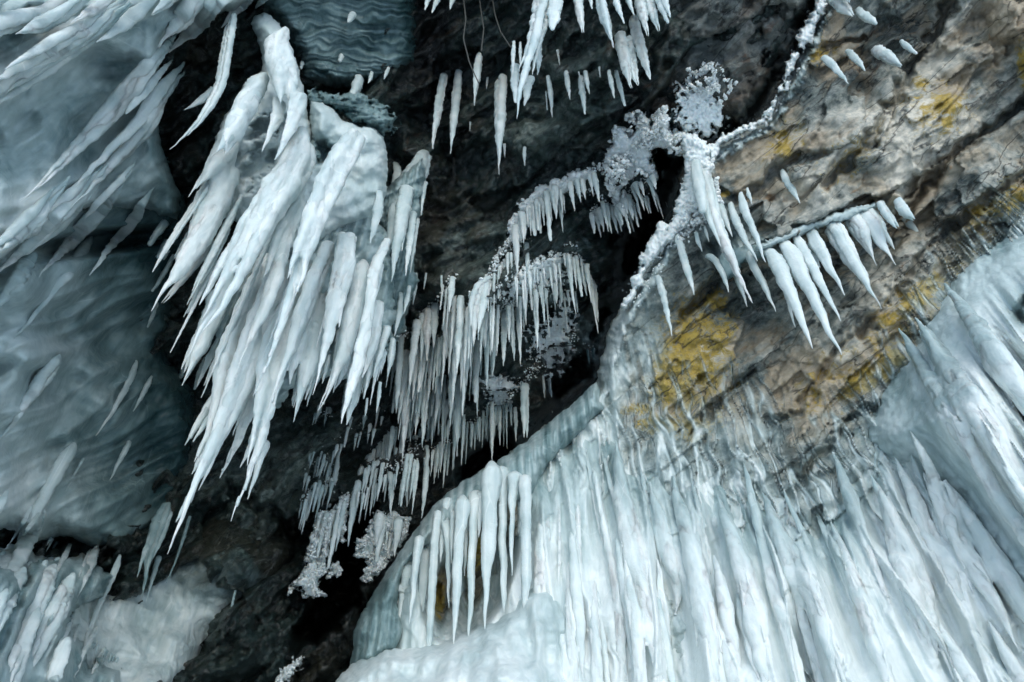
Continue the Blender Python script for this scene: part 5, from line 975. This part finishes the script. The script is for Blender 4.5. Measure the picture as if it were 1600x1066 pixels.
FLD = [([(708, 432, 10), (705, 455, 13), (702, 488, 1)], 1), ([(720, 462, 12), (719, 500, 14), (716, 540, 12), (714, 584, 1)], 1), ([(732, 508, 20), (730, 540, 19), (729, 570, 13), (729, 603, 1)], 1), ([(706, 548, 13), (706, 590, 13), (705, 630, 9), (703, 668, 1)], 1), ([(718, 580, 16), (716, 620, 17), (714, 660, 14), (714, 713, 1)], 1),
       ([(689, 566, 12), (686, 600, 13), (683, 635, 9), (680, 665, 1)], 1), ([(695, 586, 7), (693, 640, 7), (691, 690, 1)], 1), ([(670, 480, 18), (668, 510, 18), (667, 564, 1)], 1), ([(680, 474, 14), (678, 505, 14), (678, 543, 1)], 1), ([(652, 500, 15), (647, 540, 15), (643, 570, 11), (640, 604, 1)], 1), ([(660, 490, 12), (660, 530, 10), (658, 566, 1)], 1),
       ([(628, 526, 12), (624, 565, 14), (621, 610, 10), (618, 646, 1)], 1), ([(634, 590, 16), (634, 640, 14), (632, 675, 9), (628, 726, 1)], 1), ([(664, 590, 15), (663, 630, 14), (662, 665, 9), (660, 698, 1)], 1), ([(650, 600, 12), (650, 640, 12), (648, 668, 1)], 1), ([(614, 528, 9), (611, 555, 11), (605, 590, 1)], 1), ([(761, 498, 9), (761, 540, 11), (761, 608, 1)], 1),
       ([(774, 504, 12), (772, 540, 11), (770, 588, 1)], 1), ([(788, 488, 11), (787, 530, 11), (787, 572, 1)], 1), ([(800, 484, 10), (801, 530, 9), (804, 564, 1)], 1), ([(820, 450, 9), (820, 468, 10), (821, 492, 1)], 1), ([(835, 468, 9), (838, 500, 9), (840, 545, 1)], 1), ([(781, 636, 7), (781, 665, 7), (781, 696, 1)], 1), ([(769, 628, 8), (769, 670, 9), (769, 720, 1)], 1),
       ([(745, 560, 6), (745, 600, 8), (746, 650, 1)], 1), ([(673, 640, 9), (672, 680, 8), (670, 712, 1)], 1), ([(805, 636, 6), (806, 660, 8), (806, 690, 1)], 1), ([(820, 600, 15), (820, 640, 16), (822, 684, 13)], 1), ([(858, 590, 5), (860, 615, 6), (863, 645, 1)], 1), ([(848, 585, 5), (850, 605, 5), (851, 622, 1)], 1),
       ([(700, 500, 10), (699, 530, 10), (698, 560, 1)], 1), ([(640, 610, 9), (640, 650, 9), (641, 690, 1)], 1), ([(655, 560, 10), (653, 600, 9), (652, 630, 1)], 1), ([(610, 738, 9), (612, 770, 10), (610, 806, 1)], 1), ([(634, 722, 13), (636, 750, 11), (636, 792, 1)], 1), ([(752, 500, 6), (752, 530, 7), (752, 560, 1)], 1)]
ORD = ['first', 'second', 'third', 'fourth', 'fifth', 'sixth', 'seventh', 'eighth', 'ninth', 'tenth', 'eleventh', 'twelfth', 'thirteenth', 'fourteenth', 'fifteenth', 'sixteenth', 'seventeenth', 'eighteenth']
tiers = [[], [], []]
for p, _ in FLD: tiers[0 if p[0][1] < 505 else (1 if p[0][1] < 588 else 2)].append(p)
for tn, T_ in zip(('top', 'middle', 'bottom'), tiers):
    T_.sort(key=lambda p: p[0][0])
    for k, p in enumerate(T_):
        Ln = p[-1][1] - p[0][1]; ad = 'long' if Ln > 95 else ('short' if Ln < 60 else 'frosty')
        one(p, '%s straight icicle, %s from the left in the %s tier of the dense middle field' % (ad, ORD[k], tn), group='icicles of the dense middle field', rough=0.13, off=0.08, milk=rnd.uniform(.78, .95), sides=12)
hung('icicle_row', 'dim fringe of thin icicles deep in the cleft, above the grey ice lip', [(722, 668), (745, 655), (770, 650)], 12, (30, 70), (5, 8), seed=9, milk=.72, off=.14)
hung('icicle_row', 'packed icicles left of the frosted rock pocket, above the lone long one', [(655, 545), (680, 530), (700, 520)], 9, (50, 120), (6, 11), seed=10, milk=.72)
hung('icicle_row', 'short stacked icicles at the left of the dense middle field', [(622, 600), (640, 585), (664, 570)], 10, (40, 110), (6, 11), seed=11, milk=.74)
hung('icicle_row', 'shaded icicle fringe hanging in a fan low in the cleft', [(574, 716), (590, 700), (612, 672), (622, 668)], 12, (40, 110), (6, 12), seed=12, milk=.82, off=.12)
hung('icicle_row', 'grey icicle fringe right of the shaded fan', [(676, 706), (690, 690), (706, 690)], 7, (40, 75), (5, 9), seed=13, milk=.8, off=.1)
hung('icicle_row', 'narrow icicle comb at the right edge of the dense middle field', [(728, 560), (745, 545), (770, 535)], 7, (40, 90), (5, 9), seed=14, milk=.68)
hung('icicle_row', 'frail needles above the black cavity beside the right slab', [(914, 540), (922, 545), (930, 545)], 4, (12, 24), (3, 5), seed=15, milk=.5)
hung('icicle_row', 'small scattered needles on dark rock below the largest ice mass, upper group', [(492, 652), (505, 645), (520, 650)], 9, (14, 50), (4, 7), seed=16, milk=.7, jy=16, body=2, off=.1)
hung('icicle_row', 'small scattered needles on dark rock below the largest ice mass, middle group', [(478, 730), (490, 722), (505, 735)], 10, (14, 44), (4, 7), seed=17, milk=.72, jy=18, body=2, off=.1)
hung('icicle_row', 'bundle of ragged needles above the lower snowy clump', [(474, 780), (488, 765), (503, 760)], 9, (30, 70), (5, 9), seed=18, milk=.78, jy=12, body=4, off=.1)
hung('icicle_row', 'long ragged icicles at the heart of the dense middle field', [(700, 480), (715, 500), (740, 520), (752, 530)], 7, (70, 150), (10, 17), seed=31, milk=.9, body=5)
hung('icicle_row', 'tier of icicles stepping down left in the dense middle field', [(626, 560), (640, 540), (668, 528), (690, 540)], 9, (50, 130), (9, 15), seed=32, milk=.86, body=5)
hung('icicle_row', 'second tier of icicles, lower left in the dense middle field', [(640, 640), (660, 620), (690, 610)], 8, (40, 90), (7, 12), seed=33, milk=.8, body=5)
hung('icicle_row', 'icicles between the frosted knob and the dense middle field', [(756, 490), (780, 480), (812, 476)], 7, (50, 110), (8, 13), seed=34, milk=.86, body=6)
hung('icicle_row', 'thin icicles below the frosted rock pocket', [(752, 640), (770, 632), (800, 628)], 8, (30, 75), (5, 9), seed=35, milk=.75, body=6)
hung('icicle_row', 'icicle tips trailing off the lower right flank of the largest mass', [(540, 600), (560, 590), (590, 570), (604, 540)], 9, (30, 70), (7, 12), seed=36, milk=.8, body=1, off=.2)
# frosty clumps low in the cleft
def clump(label, P, seed, n, mk=.86):
    o = sheet('snow_clump', M_SNOW, P, lambda x, y: dC(x, y) - 0.42, 1.8, lambda x, y: 0.05 * rib(x, y, 9, 581 + seed, 60) + 0.05 * fbm(x / 14, y / 14, 583 + seed, 3), {'milk': lambda x, y: mk - 0.12 + 0.14 * rib(x, y, 9, 581 + seed, 60) + 0.1 * fbm(x / 10, y / 10, 585, 3)}, roll=(9, 0.22), en=(7, 12), seed=seed)
    props(o, label, 'snow clump')
    C, S_, O = frost_area(P, n, (1.8, 4.2), -0.1, 12, seed, (0.0, 0.04)); f = frost('frost_crust', C, S_, O, seed=seed, parent=o); f['kind'] = 'stuff'; return o
clump('left ragged snow clump low in the cleft, with a broad foot', [(496, 800), (520, 800), (530, 778), (546, 768), (545, 800), (536, 846), (528, 830), (515, 850), (512, 890), (500, 905), (505, 930), (480, 935), (462, 918), (450, 932), (456, 912), (476, 890), (482, 850)], 701, 260)
clump('right snow clump against the grey ice lip', [(590, 800), (600, 802), (625, 806), (640, 812), (636, 840), (620, 860), (600, 890), (572, 912), (566, 900), (574, 872), (556, 868), (556, 856), (575, 820)], 705, 240)
clump('small snow tuft between the two clumps in the cleft', [(518, 885), (528, 880), (536, 894), (524, 904), (512, 902)], 709, 60)
clump('small strip of snow on black rock near the bottom', [(430, 1066), (440, 1048), (462, 1030), (478, 1022), (470, 1040), (450, 1064), (440, 1075)], 713, 40)
hung('icicle_row', 'loose scatter of short icicles under the tips of the largest mass', [(520, 690), (545, 670), (575, 660), (600, 640)], 12, (20, 60), (5, 9), seed=41, milk=.78, jy=22, body=1, off=.12)
hung('icicle_row', 'ragged pale icicles between the shaded fan and the frosty lone icicle', [(560, 735), (580, 722), (604, 712)], 8, (30, 80), (6, 11), seed=42, milk=.82, jy=8, body=4, off=.12)
hung('icicle_row', 'thin icicles right of the shaded fan, above the right snow clump', [(618, 700), (636, 706), (655, 716)], 7, (30, 90), (6, 10), seed=43, milk=.8, jy=8, body=4, off=.12)
hung('icicle_row', 'stepped icicles halfway down the dense middle field', [(640, 560), (668, 590), (700, 600), (730, 596)], 10, (50, 120), (8, 13), seed=44, milk=.86, jy=8, body=4, off=.1)
hung('icicle_row', 'fine fringe of needles along the upper snowy ledge', [(826, 330), (850, 308), (880, 296)], 16, (20, 60), (4, 7), seed=60, milk=0.86, jy=9, body=2, off=.12)
hung('icicle_row', 'fine needles below the snowy edge where it steepens', [(762, 445), (778, 420), (800, 390)], 12, (25, 70), (4, 8), seed=61, milk=0.84, jy=9, body=2, off=.12)
hung('icicle_row', 'fine needles covering the frosted central knob', [(800, 440), (840, 420), (880, 400), (910, 410)], 18, (20, 60), (4, 8), seed=62, milk=0.86, jy=9, body=2, off=.12)
hung('icicle_row', 'second fringe hanging across the face of the central knob', [(790, 470), (830, 462), (870, 455), (900, 450)], 14, (24, 70), (4, 8), seed=63, milk=0.82, jy=9, body=2, off=.12)
hung('icicle_row', 'fine fringe in the upper part of the dense middle field', [(690, 450), (720, 470), (750, 480), (780, 476)], 16, (40, 110), (5, 9), seed=64, milk=0.86, jy=9, body=2, off=.12)
hung('icicle_row', 'fine fringe on the left edge of the dense middle field', [(612, 540), (630, 560), (640, 600), (632, 640)], 14, (40, 100), (5, 9), seed=65, milk=0.8, jy=9, body=2, off=.12)
hung('icicle_row', 'fine fringe across the lower dense middle field', [(640, 690), (665, 670), (700, 660), (730, 650)], 16, (30, 90), (4, 8), seed=66, milk=0.8, jy=9, body=2, off=.12)
hung('icicle_row', 'fine fringe low in the cleft beside the snow clumps', [(560, 770), (590, 750), (620, 735), (650, 720)], 16, (24, 70), (4, 8), seed=67, milk=0.8, jy=9, body=2, off=.12)
hung('icicle_row', 'needles stepping down the black rock left of the snow clumps', [(500, 700), (515, 720), (520, 745), (500, 770)], 12, (24, 60), (4, 8), seed=68, milk=0.72, jy=9, body=2, off=.12)
hung('icicle_row', 'needles between the coral-like crust and the black hollow', [(960, 335), (985, 320), (1010, 300), (1030, 285)], 12, (18, 50), (4, 8), seed=69, milk=0.88, jy=9, body=2, off=.12)
hung('icicle_row', 'white frozen ribs falling from the left snow clump', [(500, 800), (515, 800), (540, 780)], 7, (50, 110), (8, 14), seed=21, milk=.84, off=.06)
hung('icicle_row', 'white frozen ribs falling inside the right snow clump', [(588, 805), (605, 803), (625, 808)], 7, (40, 80), (10, 16), seed=22, milk=.84, off=.06)
# thin black roots on the rock at the top
t = NT('root_bark'); t.b.inputs['Base Color'].default_value = (0.05, 0.055, 0.05, 1); t.b.inputs['Roughness'].default_value = .8
for k, (P, l) in enumerate([([(722, -20), (728, 30), (724, 60), (734, 100), (748, 130)], 'dry root trailing down the black rock, left one of three'), ([(748, -10), (752, 20), (756, 45), (752, 80)], 'dry root trailing down the black rock, middle one of three'), ([(768, -10), (774, 25), (782, 50), (798, 74)], 'dry root trailing down the black rock, right one of three')]):
    icicle([(x, y, 2.2) for x, y in P], None, off=0.05, label=l, cat='root', mat=t.m, name='root', rough=.1, sides=6)
